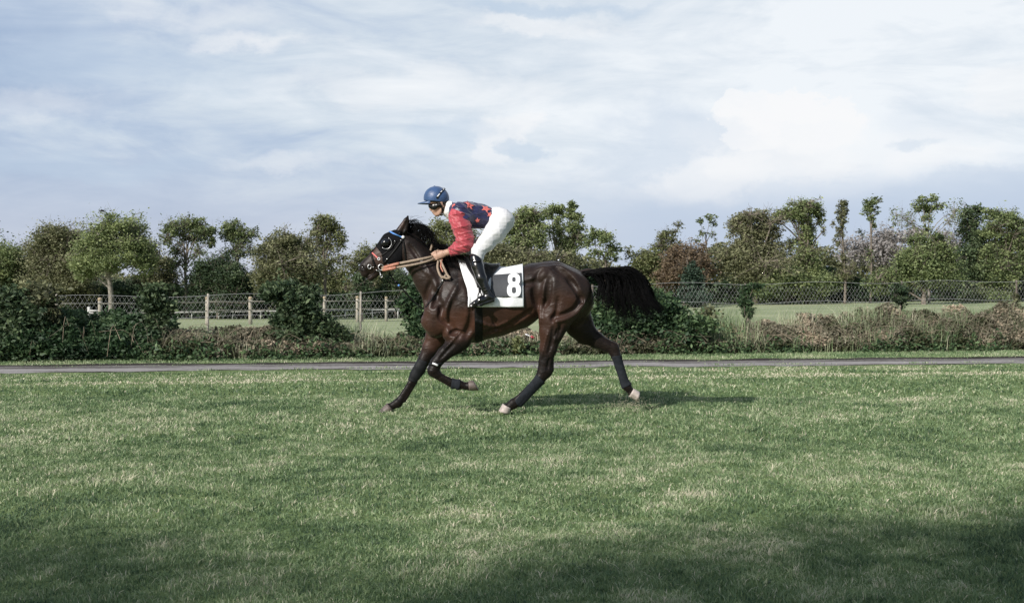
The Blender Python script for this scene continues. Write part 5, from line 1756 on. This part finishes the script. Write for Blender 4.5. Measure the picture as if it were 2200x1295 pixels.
# right of the jockey
T_('rounded light green tree just right of the jockey', 82, [(1128, 690), (1130, 600), (1130, 540)], [(1140, 462, 28, 15), (1118, 474, 26, 18), (1104, 492, 26, 18), (1150, 488, 26, 22, .9), (1130, 510, 34, 22, .9), (1160, 520, 20, 20, .7), (1105, 525, 26, 20, .8)], tr=.14, tint0=.62, clump=.26)
T_('light green tree, middle of three tall crowns by the jockey', 84, [(1196, 690), (1198, 600), (1194, 540), (1188, 490)], [(1186, 448, 22, 11), (1204, 456, 16, 13), (1176, 462, 16, 11, .8), (1198, 482, 13, 18, .9), (1202, 508, 18, 20, .7), (1180, 500, 10, 14, .35)], tr=.11, tint0=.60, clump=.26, leaf=.115)
T_('narrow pointed green tree, tallest of three by the jockey', 84, [(1234, 690), (1234, 600), (1232, 540), (1230, 480)], [(1229, 443, 10, 13, 1.1), (1226, 462, 16, 14, 1.1), (1240, 468, 16, 11, .9), (1226, 490, 20, 16), (1236, 515, 24, 20, .9), (1220, 535, 26, 16, .9), (1252, 492, 10, 10, .5)], tr=.12, tint0=.56, clump=.27, leaf=.115)
T_('small wind bent tree left of the sky gap', 83, [(1296, 690), (1298, 620), (1302, 570), (1292, 540)], [(1278, 502, 22, 11, .9), (1266, 518, 18, 12, .8), (1298, 514, 22, 14), (1318, 532, 16, 11, .9), (1306, 545, 20, 12, .8), (1278, 545, 16, 11, .7), (1324, 556, 10, 6, .7)], tr=.11, tint0=.52, clump=.26, leaf=.115)
T_('low olive bush row behind the saddle', 78, [(1090, 690), (1090, 640), (1090, 590)], [(1060, 545, 40, 20, 1.1), (1100, 550, 40, 20, 1.1), (1146, 556, 36, 17, 1.1), (1080, 580, 60, 26), (1150, 585, 50, 26), (1210, 560, 30, 18, .9)], 'leaf_olive', tr=.16, tint0=.52)
T_('yellow green tree at the left end of the right hand row', 84, [(1392, 690), (1392, 640), (1394, 600)], [(1380, 562, 26, 22, .8), (1402, 556, 24, 20, .9), (1370, 595, 26, 26, .9), (1412, 590, 32, 32), (1350, 540, 8, 16, .5), (1390, 630, 44, 30)], 'leaf_pale', tr=.14, tint0=.22)
T_('thin yellowish tree above the copper dome', 86, [(1440, 690), (1440, 600), (1436, 540)], [(1432, 510, 20, 14, .7), (1420, 532, 18, 15, .8), (1452, 500, 12, 10, .35), (1460, 484, 14, 8, .35), (1448, 530, 20, 14, .5)], 'leaf_pale', tr=.09, tint0=.18, leaf=.11, clump=.24, twig=2)
T_('copper brown rounded tree with dying leaves', 80, [(1472, 690), (1472, 640), (1474, 600)], [(1452, 560, 30, 24), (1485, 548, 30, 22), (1470, 585, 46, 32), (1435, 600, 22, 30), (1508, 575, 20, 28)], 'leaf_brown', tr=.16, tint0=.42, twig=1.6)
T_('small dark blue green conifer', 74, [(1490, 690), (1490, 650), (1490, 600)], [(1488, 572, 10, 9, 1.2), (1486, 586, 18, 11, 1.2), (1490, 602, 25, 13, 1.2), (1488, 620, 30, 14, 1.2), (1490, 640, 32, 14, 1.2)], 'leaf_conifer', name='conifer_tree', tr=.12, tint0=.5, leaf=.12, nclm=2.5)
T_('nearly bare thin tree with two tufted tops', 88, [(1520, 690), (1520, 600), (1518, 540), (1516, 500)], [(1506, 476, 7, 9, .8), (1526, 466, 13, 8, .7), (1532, 480, 9, 9, .5), (1508, 500, 7, 10, .5), (1532, 505, 10, 14, .2), (1494, 520, 12, 14, .15)], tr=.07, tint0=.35, leaf=.13, clump=.3, twig=2)
T_('massive green tree with flat top', 82, [(1622, 690), (1624, 620), (1620, 560)], [(1602, 470, 32, 14), (1628, 464, 34, 13), (1580, 486, 26, 12, .8), (1645, 486, 32, 16), (1606, 500, 36, 18, .9), (1650, 510, 26, 15, .8), (1668, 492, 16, 10, .5), (1600, 540, 46, 26), (1650, 545, 44, 26), (1620, 582, 70, 34), (1570, 560, 34, 26)], 'leaf_olive', tr=.24, tint0=.50, dens=1.1, clump=.25)
T_('mushroom shaped light green tree on an ivy thick trunk', 82, [(1734, 690), (1734, 620), (1732, 560), (1728, 500)], [(1718, 444, 36, 12), (1744, 452, 28, 14), (1690, 460, 26, 12), (1712, 464, 38, 12), (1672, 474, 18, 9, .8), (1764, 472, 11, 17, .8), (1770, 495, 6, 16, .3), (1732, 492, 20, 18), (1732, 520, 24, 20), (1730, 550, 30, 22), (1736, 585, 42, 26), (1700, 525, 16, 14, .5)], tr=.22, tint0=.60, clump=.25)
T_('low dark bush between mushroom tree and thin tree', 80, [(1690, 690), (1690, 650), (1690, 620)], [(1690, 595, 34, 22), (1780, 605, 28, 20), (1660, 620, 40, 24), (1740, 625, 50, 20)], tr=.12, tint0=.45)
T_('thin grey green tree with narrow top, left of the pair', 80, [(1815, 690), (1816, 600), (1812, 540), (1808, 480)], [(1812, 440, 13, 10, .9), (1810, 456, 14, 10, 1.1), (1806, 474, 10, 12, 1.), (1792, 478, 6, 12, .4), (1806, 500, 10, 14, .7), (1800, 518, 8, 10, .6), (1814, 555, 7, 16, .5), (1818, 590, 16, 16, 1.1), (1832, 570, 6, 10, .5)], 'leaf_olive', tr=.10, tint0=.36, leaf=.11, clump=.28, twig=1.8)
T_('slender tree with bushy tuft, right of the pair', 82, [(1870, 690), (1872, 600), (1872, 520), (1872, 480)], [(1870, 434, 17, 9, 1.1), (1886, 430, 11, 6, .6), (1872, 452, 18, 11, 1.1), (1874, 470, 10, 10, 1.), (1878, 486, 7, 9, .8), (1850, 500, 8, 10, .25), (1868, 550, 8, 20, .35)], tr=.09, tint0=.42, leaf=.11, clump=.28, twig=1.6)
T_('silvery grey leafed tree behind the ivy mass', 92, [(1900, 690), (1905, 600), (1905, 560)], [(1890, 520, 34, 20, .5), (1920, 510, 34, 18, .55), (1860, 540, 30, 24, .4), (1900, 550, 46, 26, .45), (1960, 505, 34, 16, .5), (2040, 520, 30, 24, .5), (2050, 555, 28, 22, .4), (1820, 545, 24, 30, .25)], 'leaf_silver', tr=.12, bark='bark_pale', tint0=.42, leaf=.17, twig=2)
T_('tall sparse tree with feathery top on several bare stems', 80, [(1996, 690), (1996, 600), (1994, 540), (1992, 490)], [(1978, 432, 18, 8, .7), (2004, 428, 14, 8, .9), (1990, 446, 22, 10, .9), (2016, 442, 13, 10, .6), (1968, 450, 10, 8, .5), (1996, 466, 14, 12, .6), (1990, 490, 14, 14, .3), (1936, 470, 12, 26, .05), (2050, 462, 14, 26, .05), (1955, 478, 14, 22, .06), (2036, 478, 10, 22, .06)], tr=.10, bark='bark_pale', tint0=.48, leaf=.11, clump=.3, twig=2.2)
T_('dense ivy mass smothering old stems', 76, [(1985, 690), (1985, 640), (1990, 590)], [(1975, 525, 20, 24, .9), (2005, 530, 26, 26, 1.), (2030, 545, 22, 26, .9), (1955, 560, 32, 26), (1985, 575, 46, 32), (2030, 590, 40, 32), (1925, 600, 34, 26), (1890, 610, 26, 22)], tr=.2, tint0=.45, dens=1.1)
T_('broad dark green tree, second from the right edge', 82, [(2090, 690), (2092, 600), (2092, 540)], [(2086, 456, 24, 12), (2108, 450, 18, 9, .9), (2070, 466, 14, 10, .6), (2088, 478, 28, 14), (2076, 500, 24, 16, .9), (2104, 510, 32, 20, .9), (2086, 545, 38, 24), (2090, 585, 44, 28), (2092, 630, 30, 24)], 'leaf_dark', tr=.12, tint0=.62, clump=.26)
T_('big rounded green tree at the right edge', 80, [(2160, 690), (2162, 600), (2160, 540)], [(2142, 462, 24, 14), (2160, 474, 28, 16), (2184, 486, 24, 18), (2140, 495, 28, 20), (2174, 515, 34, 24), (2140, 545, 30, 24), (2190, 560, 30, 26, .8), (2150, 585, 44, 28), (2215, 520, 26, 26), (2160, 620, 20, 26), (2130, 640, 40, 22)], tr=.12, tint0=.45, clump=.26)


# far low hedge closing the meadow, an unbroken mass
def mass(name, label, n, fn, leafsz, material, tint0=.5, kind='stuff'):
    c, t = fn(n)
    v, tr_ = leaf_faces(c, leafsz * RNG.uniform(.6, 1.3, len(c)))
    o = mesh_np(name, v, tr_, M[material], attrs={'tint': ('POINT', np.repeat(np.clip(tint0 + t, 0, 1), 4))})
    return tag(o, label, None, None, kind)


def far_hedge(n):
    x = RNG.uniform(-44, 44, n); Yc = 87
    top = 2.2 + 1.1 * (vnoise(x * .35, x * 0, 3) - .5) + .6 * (vnoise(x * 1.3, x * 0 + 5, 7) - .5)
    y = Yc + RNG.normal(0, .7, n)
    u = RNG.random(n) ** .8
    z = ground_z(x, y) + u * top
    t = .25 * (vnoise(x * .8, z * 1.2, 11) - .5) * 2 + .16 * (u - .5) + RNG.normal(0, .12, n)
    return np.stack([x, y, z], 1), t


mass('far_hedge', 'dark low hedge running along the far side of the meadow', 60000, far_hedge, .20, 'leaf_dark', .50)


def far_wood(n):
    x = RNG.uniform(-62, 62, n)
    px = 1100 + F * x / 104
    tp = np.interp(px, [-200, 100, 300, 350, 385, 430, 520, 548, 575, 700, 745, 780, 1000, 1050, 1300, 1350, 1400, 1780, 1800, 1850, 2400], [572, 582, 592, 605, 655, 612, 612, 655, 602, 592, 612, 605, 565, 565, 580, 594, 574, 592, 610, 592, 572])
    top = (690 - tp) / F * 104 * (.80 + .5 * vnoise(x * .45, x * 0, 13)) + .5 * (vnoise(x * 1.5, x * 0 + 5, 17) - .5)
    y = 104 + RNG.normal(0, 2.2, n)
    u = RNG.random(n) ** .75
    z = ground_z(x, y) - .3 + u * top
    t = .3 * (vnoise(x * .6, z * .9, 19) - .5) * 2 + .18 * (u - .5) + RNG.normal(0, .12, n)
    return np.stack([x, y, z], 1), t


mass('far_wood', 'low continuous thicket filling in behind the row of trees', 150000, far_wood, .22, 'leaf_olive', .46)


# ------------------------------------------------------------------ bank of brambles and hedge in front
def bramble_bank(x0, x1, topf, n, twigs, name, label, material, leafsz, tint0, seed):
    def fn(n):
        x = RNG.uniform(x0, x1, n)
        w = RNG.random(n)
        y = hedge_y(x) + w * 1.7
        prof = np.sin(np.clip(w * 1.35 + .12, 0, 1) * math.pi / 2) ** .7
        hn = vnoise(x * 1.1 + 3, w * 2, seed) * .55 + vnoise(x * 3.7, w * 4, seed + 5) * .45
        hgt = topf(x) * prof * (.52 + .95 * hn) + .16 * (vnoise(x * 8, w * 9, seed + 1) - .4)
        u = RNG.random(n) ** .45
        z = hgt * u
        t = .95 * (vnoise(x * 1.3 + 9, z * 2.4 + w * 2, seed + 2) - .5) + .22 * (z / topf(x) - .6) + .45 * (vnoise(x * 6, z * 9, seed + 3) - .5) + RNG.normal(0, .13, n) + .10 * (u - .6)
        return np.stack([x, y, z], 1), t
    o = mass(name, label, n, fn, leafsz, material, tint0)
    if twigs:
        V_, Q_, k = [], [], 0
        Tn = []
        for i in range(twigs):
            x = RNG.uniform(x0, x1); y = float(hedge_y(x)) + RNG.uniform(0, 1.2)
            h_ = float(topf(np.array([x]))[0]) * RNG.uniform(.55, 1.25)
            d = RNG.normal(0, .45); dy = RNG.normal(-.1, .3)
            p = spline([(x, y, RNG.uniform(0, .35) * h_), (x + d * .4, y + dy * .4, h_ * .9), (x + d, y + dy, h_ * RNG.uniform(.5, 1.05))], 6)
            w = RNG.uniform(.0018, .0042)
            t_ = np.gradient(p, axis=0); s_ = np.cross(t_, [0, 1, 0]); s_ /= np.linalg.norm(s_, axis=1)[:, None] + 1e-9
            b2 = np.array([0, w, 0])
            V_.append(np.stack([p - s_ * w, p + s_ * w, p + b2], 1).reshape(-1, 3))
            i_ = np.arange(5)[:, None] * 3 + k
            Q_.append(np.concatenate([i_ + np.array([0, 1, 4, 3]), i_ + np.array([1, 2, 5, 4]), i_ + np.array([2, 0, 3, 5])])); k += 18
            Tn.append(np.full(18, RNG.uniform(.5, 1.)))
        tag(mesh_np('bramble_stems', np.concatenate(V_), np.concatenate(Q_), M['bramble'], attrs={'tint': ('POINT', np.concatenate(Tn))}), 'tangle of dry arching stems in ' + label, None, None, 'stuff')
    return o


def bx_(px):  # x of a photo column at the bank
    t = (px - 1100) / F
    Y = 23.15 / (1 - .228 * t)
    return Y * t


topL = lambda x: np.interp(x, [bx_(0), bx_(200), bx_(320)], [.80, .72, .64])
bramble_bank(bx_(-500), bx_(330), topL, 56000, 60, 'nettle_hedge', 'the dark green nettle hedge on the left', 'nettle', .060, .45, 50)
topM = lambda x: np.interp(x, [bx_(300), bx_(380), bx_(560), bx_(700), bx_(880), bx_(960), bx_(1200), bx_(1300)], [.56, .58, .52, .42, .42, .36, .40, .42])
bramble_bank(bx_(310), bx_(1290), topM, 80000, 420, 'bramble_bank', 'the brown green bramble bank behind the horse', 'bramble', .050, .50, 60)
topR = lambda x: np.interp(x, [bx_(1280), bx_(1500), bx_(1600), bx_(1800), bx_(1950), bx_(2200)], [.44, .47, .52, .64, .76, .80])
bramble_bank(bx_(1280), bx_(2600), topR, 134000, 1000, 'bramble_bank', 'the dry brown bramble bank on the right', 'bramble', .050, .53, 70)


# tall dead grass and weeds growing out of the bank
n = 16000
x = RNG.uniform(bx_(320), bx_(2260), n); w = RNG.uniform(-.05, 1.5, n); y = hedge_y(x) + w
loc_h = np.where(x < bx_(1290), topM(x), topR(x))
k = vnoise(x * 2.2, w * 2, 91) > .42
x, y, w, loc_h = x[k], y[k], w[k], loc_h[k]
z_ = loc_h * np.clip(w / 1.1, 0, 1) ** .7 * .55
blades(x, y, (.30 + .42 * vnoise(x * .9, w, 92)) * RNG.uniform(.4, 1.25, len(x)) * np.where(x > 3, 1.15, .85), .010 * RNG.uniform(.6, 1.3, len(x)), .60 + .5 * (vnoise(x * 1.4, w, 93) - .5) + RNG.normal(0, .17, len(x)), 'weeds', M['grass'], 'tall pale weeds and seeding grass standing up out of the bramble bank', .42, z0=z_)
n = 7000
x = RNG.uniform(bx_(300), bx_(2260), n)
k = vnoise(x * 1.6, x * 0, 95) + .25 * RNG.random(n) > .52
x = x[k]; y = hedge_y(x) + RNG.normal(-.08, .14, len(x)); z = np.abs(RNG.normal(0, .16, len(x))) * (.5 + vnoise(x * 3, x * 0, 96))
v, tr_ = leaf_faces(np.stack([x, y, z], 1), .055 * RNG.uniform(.6, 1.3, len(x)))
tag(mesh_np('herbs', v, tr_, M['leaf_shrub'], attrs={'tint': ('POINT', np.repeat(np.clip(.70 + RNG.normal(0, .17, len(x)), 0, 1), 4))}), 'low green weeds along the foot of the bramble bank', None, None, 'stuff')


def bush(label, blobs, material='leaf_shrub', leaf=.065, dens=1., tint0=.5, dy=.7, name='shrub', group='shrubs along the bank', cat='shrub', tr=.03, clump=.42):
    px = blobs[0][0]
    t = (px - 1100) / F
    Y = (23.15 + dy) / (1 - .228 * t)
    lo = max(b_[1] + b_[3] * .5 for b_ in blobs)
    dens = dens * 1.25
    xm = sum(b_[0] for b_ in blobs) / len(blobs)
    return tree(name, label, cat, None, Y, [(xm, 775), (xm, min(lo, 740)), (xm, (blobs[0][1] + lo) / 2)], blobs, material, leaf, dens, tr, 'bark', clump, group, tint0=tint0 - .06, base_z=-.02, nclm=3.6)


bush('big dark bush against the left edge above the nettles', [(30, 650, 40, 30), (14, 690, 40, 34), (62, 690, 40, 36), (40, 735, 60, 34), (0, 640, 20, 25)], 'leaf_dark', tint0=.48, dens=1.1)
bush('brownish upright shrub next to the big dark left bush', [(98, 640, 22, 30), (104, 675, 24, 34), (92, 715, 34, 30), (70, 625, 22, 20)], 'leaf_olive', tint0=.22, dens=1.0)
bush('short stump wrapped in dark ivy near the umbrella tree', [(334, 632, 24, 20), (324, 652, 24, 18), (348, 660, 24, 22), (336, 690, 26, 26), (336, 722, 20, 22)], 'leaf_dark', tint0=.58, dens=1.2, leaf=.06)
bush('large leaning dark ivy shrub left of the horse head', [(612, 625, 44, 20), (585, 628, 28, 18), (640, 650, 44, 28), (668, 630, 16, 16, .7), (622, 685, 40, 32), (660, 690, 36, 34), (700, 705, 30, 26), (640, 728, 40, 28), (725, 722, 28, 20, .8), (676, 735, 34, 22)], 'leaf_dark', tint0=.56, dens=1.2)
bush('narrow green shrub between horse neck and fence', [(896, 620, 22, 28), (888, 655, 24, 26), (905, 690, 26, 34), (896, 725, 22, 24), (920, 640, 26, 34)], tint0=.42, dens=1.1)
bush('large glossy green bush behind the horse tail', [(1390, 672, 60, 34), (1436, 668, 44, 30), (1330, 660, 40, 34), (1462, 705, 46, 34), (1400, 715, 60, 36), (1340, 712, 50, 36), (1300, 690, 32, 36), (1480, 738, 34, 24), (1430, 745, 50, 20), (1350, 748, 50, 18), (1402, 640, 30, 20, .8), (1310, 742, 40, 20)], tint0=.44, dens=1.15)
bush('spindly grey shrub right of the glossy bush', [(1520, 690, 26, 30, .4), (1545, 715, 30, 24, .5), (1530, 740, 30, 18, .7)], 'leaf_olive', tint0=.4, dens=.8)
bush('young yellow green sapling low in the bank below the belly', [(1112, 732, 9, 10), (1114, 748, 12, 12)], 'leaf_pale', leaf=.05, tint0=.45, dy=-.05, clump=.4, tr=.012)
bush('ivy clump hiding the first fence post right of the horse', [(1602, 622, 12, 12, 1.2), (1600, 645, 15, 16, 1.2), (1606, 672, 11, 16, 1.2), (1622, 614, 20, 5, 1.2), (1606, 698, 9, 14, .8)], 'leaf_shrub', name='ivy', leaf=.05, tint0=.42, group='ivy grown over the fence posts', cat='ivy', dy=1.9, clump=.35)
bush('dark ivy ball on a thin bare stem by the second right post', [(1934, 622, 20, 14, .8), (1926, 642, 14, 10, .5), (1938, 650, 8, 16, .8), (1940, 680, 7, 20, .3)], 'leaf_dark', name='ivy', leaf=.05, tint0=.4, group='ivy grown over the fence posts', cat='ivy', dy=1.9, clump=.35)
bush('small ivy tuft on the last post near the right edge', [(2182, 640, 7, 12, .5), (2183, 665, 10, 14, .8), (2184, 690, 8, 14, .5)], 'leaf_olive', name='ivy', leaf=.05, tint0=.25, group='ivy grown over the fence posts', cat='ivy', dy=1.9, clump=.35)


# ------------------------------------------------------------------ chain link fence along the back of the bank
def fy(x): return hedge_y(x) + 1.95


chain = empty('chain_link_fence', (0, float(fy(0)), 0), 'sagging grey chain link fence behind the bramble bank', 'fence')
x0_, x1_ = -11.5, 14.5
ztop = lambda x: np.interp(x, [-11.5, -8, -4, 3, 6, 14], [1.17, 1.18, 1.22, 1.45, 1.47, 1.58]) + .03 * np.sin(x * 2.1)
mb = MB()
st = .085
r_ = .0014


def wires(fn_pts):
    pass


V_, Q_, k = [], [], 0
for sgn in (1, -1):
    for a in np.arange(x0_ - 2, x1_ + 2, st):
        zz = np.linspace(.15, 1.62, 8)
        x = a + sgn * (zz - .15) * .62 + .012 * np.sin(zz * 9 + a * 3)
        keep = (zz <= ztop(x) + .1) & (x > x0_) & (x < x1_)
        if keep.sum() < 2: continue
        x = x[keep]; zz = np.minimum(zz[keep], ztop(x))
        y = fy(x) + (.006 if sgn > 0 else -.006) + .03 * np.sin(x * 1.3) * zz
        P = np.stack([x, y, zz], 1); s_ = np.array([r_, 0, 0]); u_ = np.array([0, r_ * 1.5, 0])
        V_.append(np.stack([P - s_, P + s_, P + u_], 1).reshape(-1, 3))
        i_ = np.arange(len(P) - 1)[:, None] * 3 + k
        Q_.append(np.concatenate([i_ + np.array([0, 1, 4, 3]), i_ + np.array([1, 2, 5, 4]), i_ + np.array([2, 0, 3, 5])])); k += 3 * len(P)
shift(mesh_np('mesh', np.concatenate(V_), np.concatenate(Q_), M['wire']), chain)
for dz in (0, -.42):
    X = np.linspace(x0_, x1_, 60)
    b_ = MB(); b_.tube(np.stack([X, fy(X) - .012, ztop(X) + dz], 1), .0035, 4); b_.build('tension_wire', M['wire'], chain)


def post_x(px):
    t = (px - 1100) / F
    Y = (23.15 + 1.98) / (1 - .228 * t)
    return Y * t


for px in (120, 446, 774, 1272, 1600, 1936, 2183):
    x = post_x(px)
    b_ = MB(); b_.tube([(x, float(fy(x)) + .03, 0), (x + .01, float(fy(x)) + .03, float(ztop(x)) + .04)], .022, 8); b_.build('post', M['wood'] if px < 800 else M['post_metal'], chain, True)

# ------------------------------------------------------------------ wooden paddock fence, far left
pf_ = empty('paddock_fence', tuple(W(445, 700, 57)), 'weathered wooden post and rail fence across the meadow left of the horse', 'fence')
posts = [(120, 48, 647, 703), (215, 50.5, 646, 702), (335, 54, 645, 701), (445, 57, 643, 700), (538, 60, 643, 694), (620, 62.5, 643, 692), (697, 65, 642, 690), (768, 68, 641, 690), (830, 70, 642, 687), (882, 72, 643, 686), (925, 74, 643, 685), (965, 76, 643, 684)]
tops = []
for (px, Y, t_, b2) in posts:
    tp, bt = W(px, t_, Y), W(px, b2 + 3, Y)
    b_ = MB(); s_ = .088 + .02 * random.random()
    b_.tube(spline([bt, bt * .5 + tp * .5, tp], 5), [s_ * 1.02, s_, s_, s_ * .98, s_ * .97], 9)
    b_.build('post', M['wood'], pf_)
    b_ = MB(); b_.tube([tp, tp + np.array([0, 0, .10]), tp + np.array([0, 0, .14])], [s_ * 1.1, s_ * 1.05, s_ * .5], 9); b_.build('post_cap', M['wood_top'], pf_)
    tops.append((px, Y))
for (pa, Ya), (pb, Yb) in zip(tops, tops[1:]):
    za = np.interp([pa, pb], [120, 300, 450, 860], [652, 652.5, 648, 646])
    zc = np.interp([pa, pb], [120, 300, 450, 860], [675, 671.5, 667, 662.5])
    for zz in (za, zc):
        p, p2 = W(pa, zz[0], Ya - .1), W(pb, zz[1], Yb - .1)
        b_ = MB(); d = p2 - p; L_ = np.linalg.norm(d[:2]); b_.box((p + p2) / 2, (L_ - .02, .05, .05), math.atan2(d[1], d[0]))
        b_.build('rail', M['wood'], pf_)

# white running rail further out
rr_ = empty('running_rail', tuple(W(500, 683, 80)), 'low white running rail on small posts behind the wooden fence', 'rail')
pxs = [90, 130, 168, 250, 290, 382, 412, 470, 500, 560, 592, 742, 800, 855, 893, 940]
for px in pxs:
    tp = W(px, np.interp(px, [90, 940], [675.5, 664]), 81)
    gz = float(ground_z(tp[0], tp[1]))
    b_ = MB(); b_.tube([(tp[0], tp[1], gz - .02), tp], .038, 7); b_.build('rail_post', M['white_paint'], rr_, True)
P = np.array([W(px, np.interp(px, [60, 960], [675.5, 663.5]), 80.9) for px in np.linspace(60, 960, 20)])
b_ = MB(); b_.tube(P, .034, 7); b_.build('rail', M['white_paint'], rr_, True)
# small white hurdle by the pale trunk
hd = empty('hurdle', tuple(W(202, 680, 74)), 'small white jump stand beside the pale tree trunk', 'jump stand')
for px, t_ in ((191, 659), (214, 664)):
    tp = W(px, t_, 74); b_ = MB(); b_.box((tp[0], 74, (tp[2] + ground_z(tp[0], 74)) / 2), (.16, .10, tp[2] - ground_z(tp[0], 74))); b_.build('upright', M['white_paint'], hd)
    b_ = MB(); b_.box((tp[0], 74, ground_z(tp[0], 74) + .05), (.5, .35, .09)); b_.build('foot', M['white_paint'], hd)
for zz in (667, 672):
    a_, c_ = W(192, zz, 73.9), W(213, zz + .5, 73.9); b_ = MB(); b_.tube([a_, c_], .045, 6); b_.build('bar', M['white_paint'], hd, True)

# bird and litter
bd = empty('bird', tuple(W(219, 453, 60)), 'tiny dark bird flying above the tall light green tree', 'bird')
c = W(219, 453, 60)
b_ = MB(); b_.ball(c, .05, 8, 6, (2.4, 1, 1)); b_.tube([c + np.array([-.10, 0, .01]), c + np.array([-.17, 0, .0])], [.03, .008], 5); b_.build('body', M['bird'], bd, True)
for s_ in (-1, 1):
    b_ = MB(); b_.ribbon([c, c + np.array([.03, s_ * .14, .05]), c + np.array([.10, s_ * .28, .01])], [[0, 0, 1.]] * 3, [.10, .08, .02], .008); b_.build('wing', M['bird'], bd)
lt = empty('litter', tuple(W(1139, 724, 23.8)), 'scrap of red and white litter caught in the bank under the belly', 'litter')
c = W(1139, 723, 23.8)
b_ = MB(); b_.tube(spline([c + np.array([-.10, 0, .05]), c + np.array([-.02, -.02, .02]), c + np.array([.02, 0, .0])], 6), [.008, .014, .014, .014, .014, .01], 6, True, .4); b_.build('wrapper', M['white_plastic'], lt)
b_ = MB(); b_.tube(spline([c + np.array([.01, -.01, .01]), c + np.array([.06, -.02, -.02]), c + np.array([.10, 0, -.03])], 6), [.012, .022, .026, .022, .016, .006], 6, True, .4); b_.build('label_band', M['litter_red'], lt)

# trees standing behind the viewer: their shade lies over the nearest grass
tree('tree', 'leafy tree behind the viewer shading the nearest grass', 'tree', None, 1, [(1100, 640)] * 3, [], 'leaf_green', base_z=0) if False else None


def shade_tree(x, y, H_, crowns, label):
    root = empty('tree', (x, y, 0), label, 'tree', 'trees behind the viewer')
    T = MB(); T.tube(spline([(x, y, 0), (x + .1, y, H_ * .35), (x, y + .1, H_ * .6)], 8), np.linspace(.28, .14, 8), 8)
    cs, ts, ss_ = [], [], []
    for (cx_, cy_, cz_, R_) in crowns:
        T.tube(limb_path((x, y, H_ * .45), (cx_, cy_, cz_), .05), np.linspace(.1, .03, 6), 5, False)
        for k in range(int(14 * R_)):
            u = RNG.normal(0, 1, 3); u /= np.linalg.norm(u)
            q_ = np.array([cx_, cy_, cz_]) + u * R_ * RNG.random() ** .45 * np.array([1, 1, .75])
            n = 78
            cs.append(q_ + RNG.normal(0, .26, (n, 3))); ts.append(np.full(n, .5) + RNG.normal(0, .15, n)); ss_.append(RNG.uniform(.07, .14, n))
    T.build('trunk', M['bark'], root, True)
    leaves('crown', np.concatenate(cs), np.concatenate(ss_), np.concatenate(ts), M['leaf_green'], root)


SH = 1 / math.tan(SUN_EL)
sx_, sy_ = math.sin(SUN_AZ) * SH, math.cos(SUN_AZ) * SH      # offset of a caster per metre of height


def caster(gx, gy, z): return gx + sx_ * z, gy + sy_ * z


def crown_over(spots, z0):
    out = []
    for (gx, gy, z, R_) in spots:
        cx_, cy_ = caster(gx, gy, z)
        out.append((cx_, cy_, z, R_))
    return out


c1 = crown_over([(2.9, 5.0, 6.0, 1.9), (.9, 3.8, 5.6, 1.7), (4.4, 5.6, 6.6, 1.6), (1.7, 4.2, 7.0, 1.6), (2.6, 3.4, 5.2, 1.5)], 6)
shade_tree(c1[0][0] - .5, c1[0][1] - .4, 7.5, c1, 'spreading tree behind the viewer shading the near grass on the right')
c2 = crown_over([(-1.6, 3.7, 6.0, 1.6), (-3.2, 3.9, 6.4, 1.4), (-.3, 3.5, 5.0, 1.5), (-.9, 2.9, 5.0, 1.4)], 6)
shade_tree(c2[0][0] - .4, c2[0][1] - .4, 7, c2, 'smaller tree behind the viewer shading the near grass on the left')
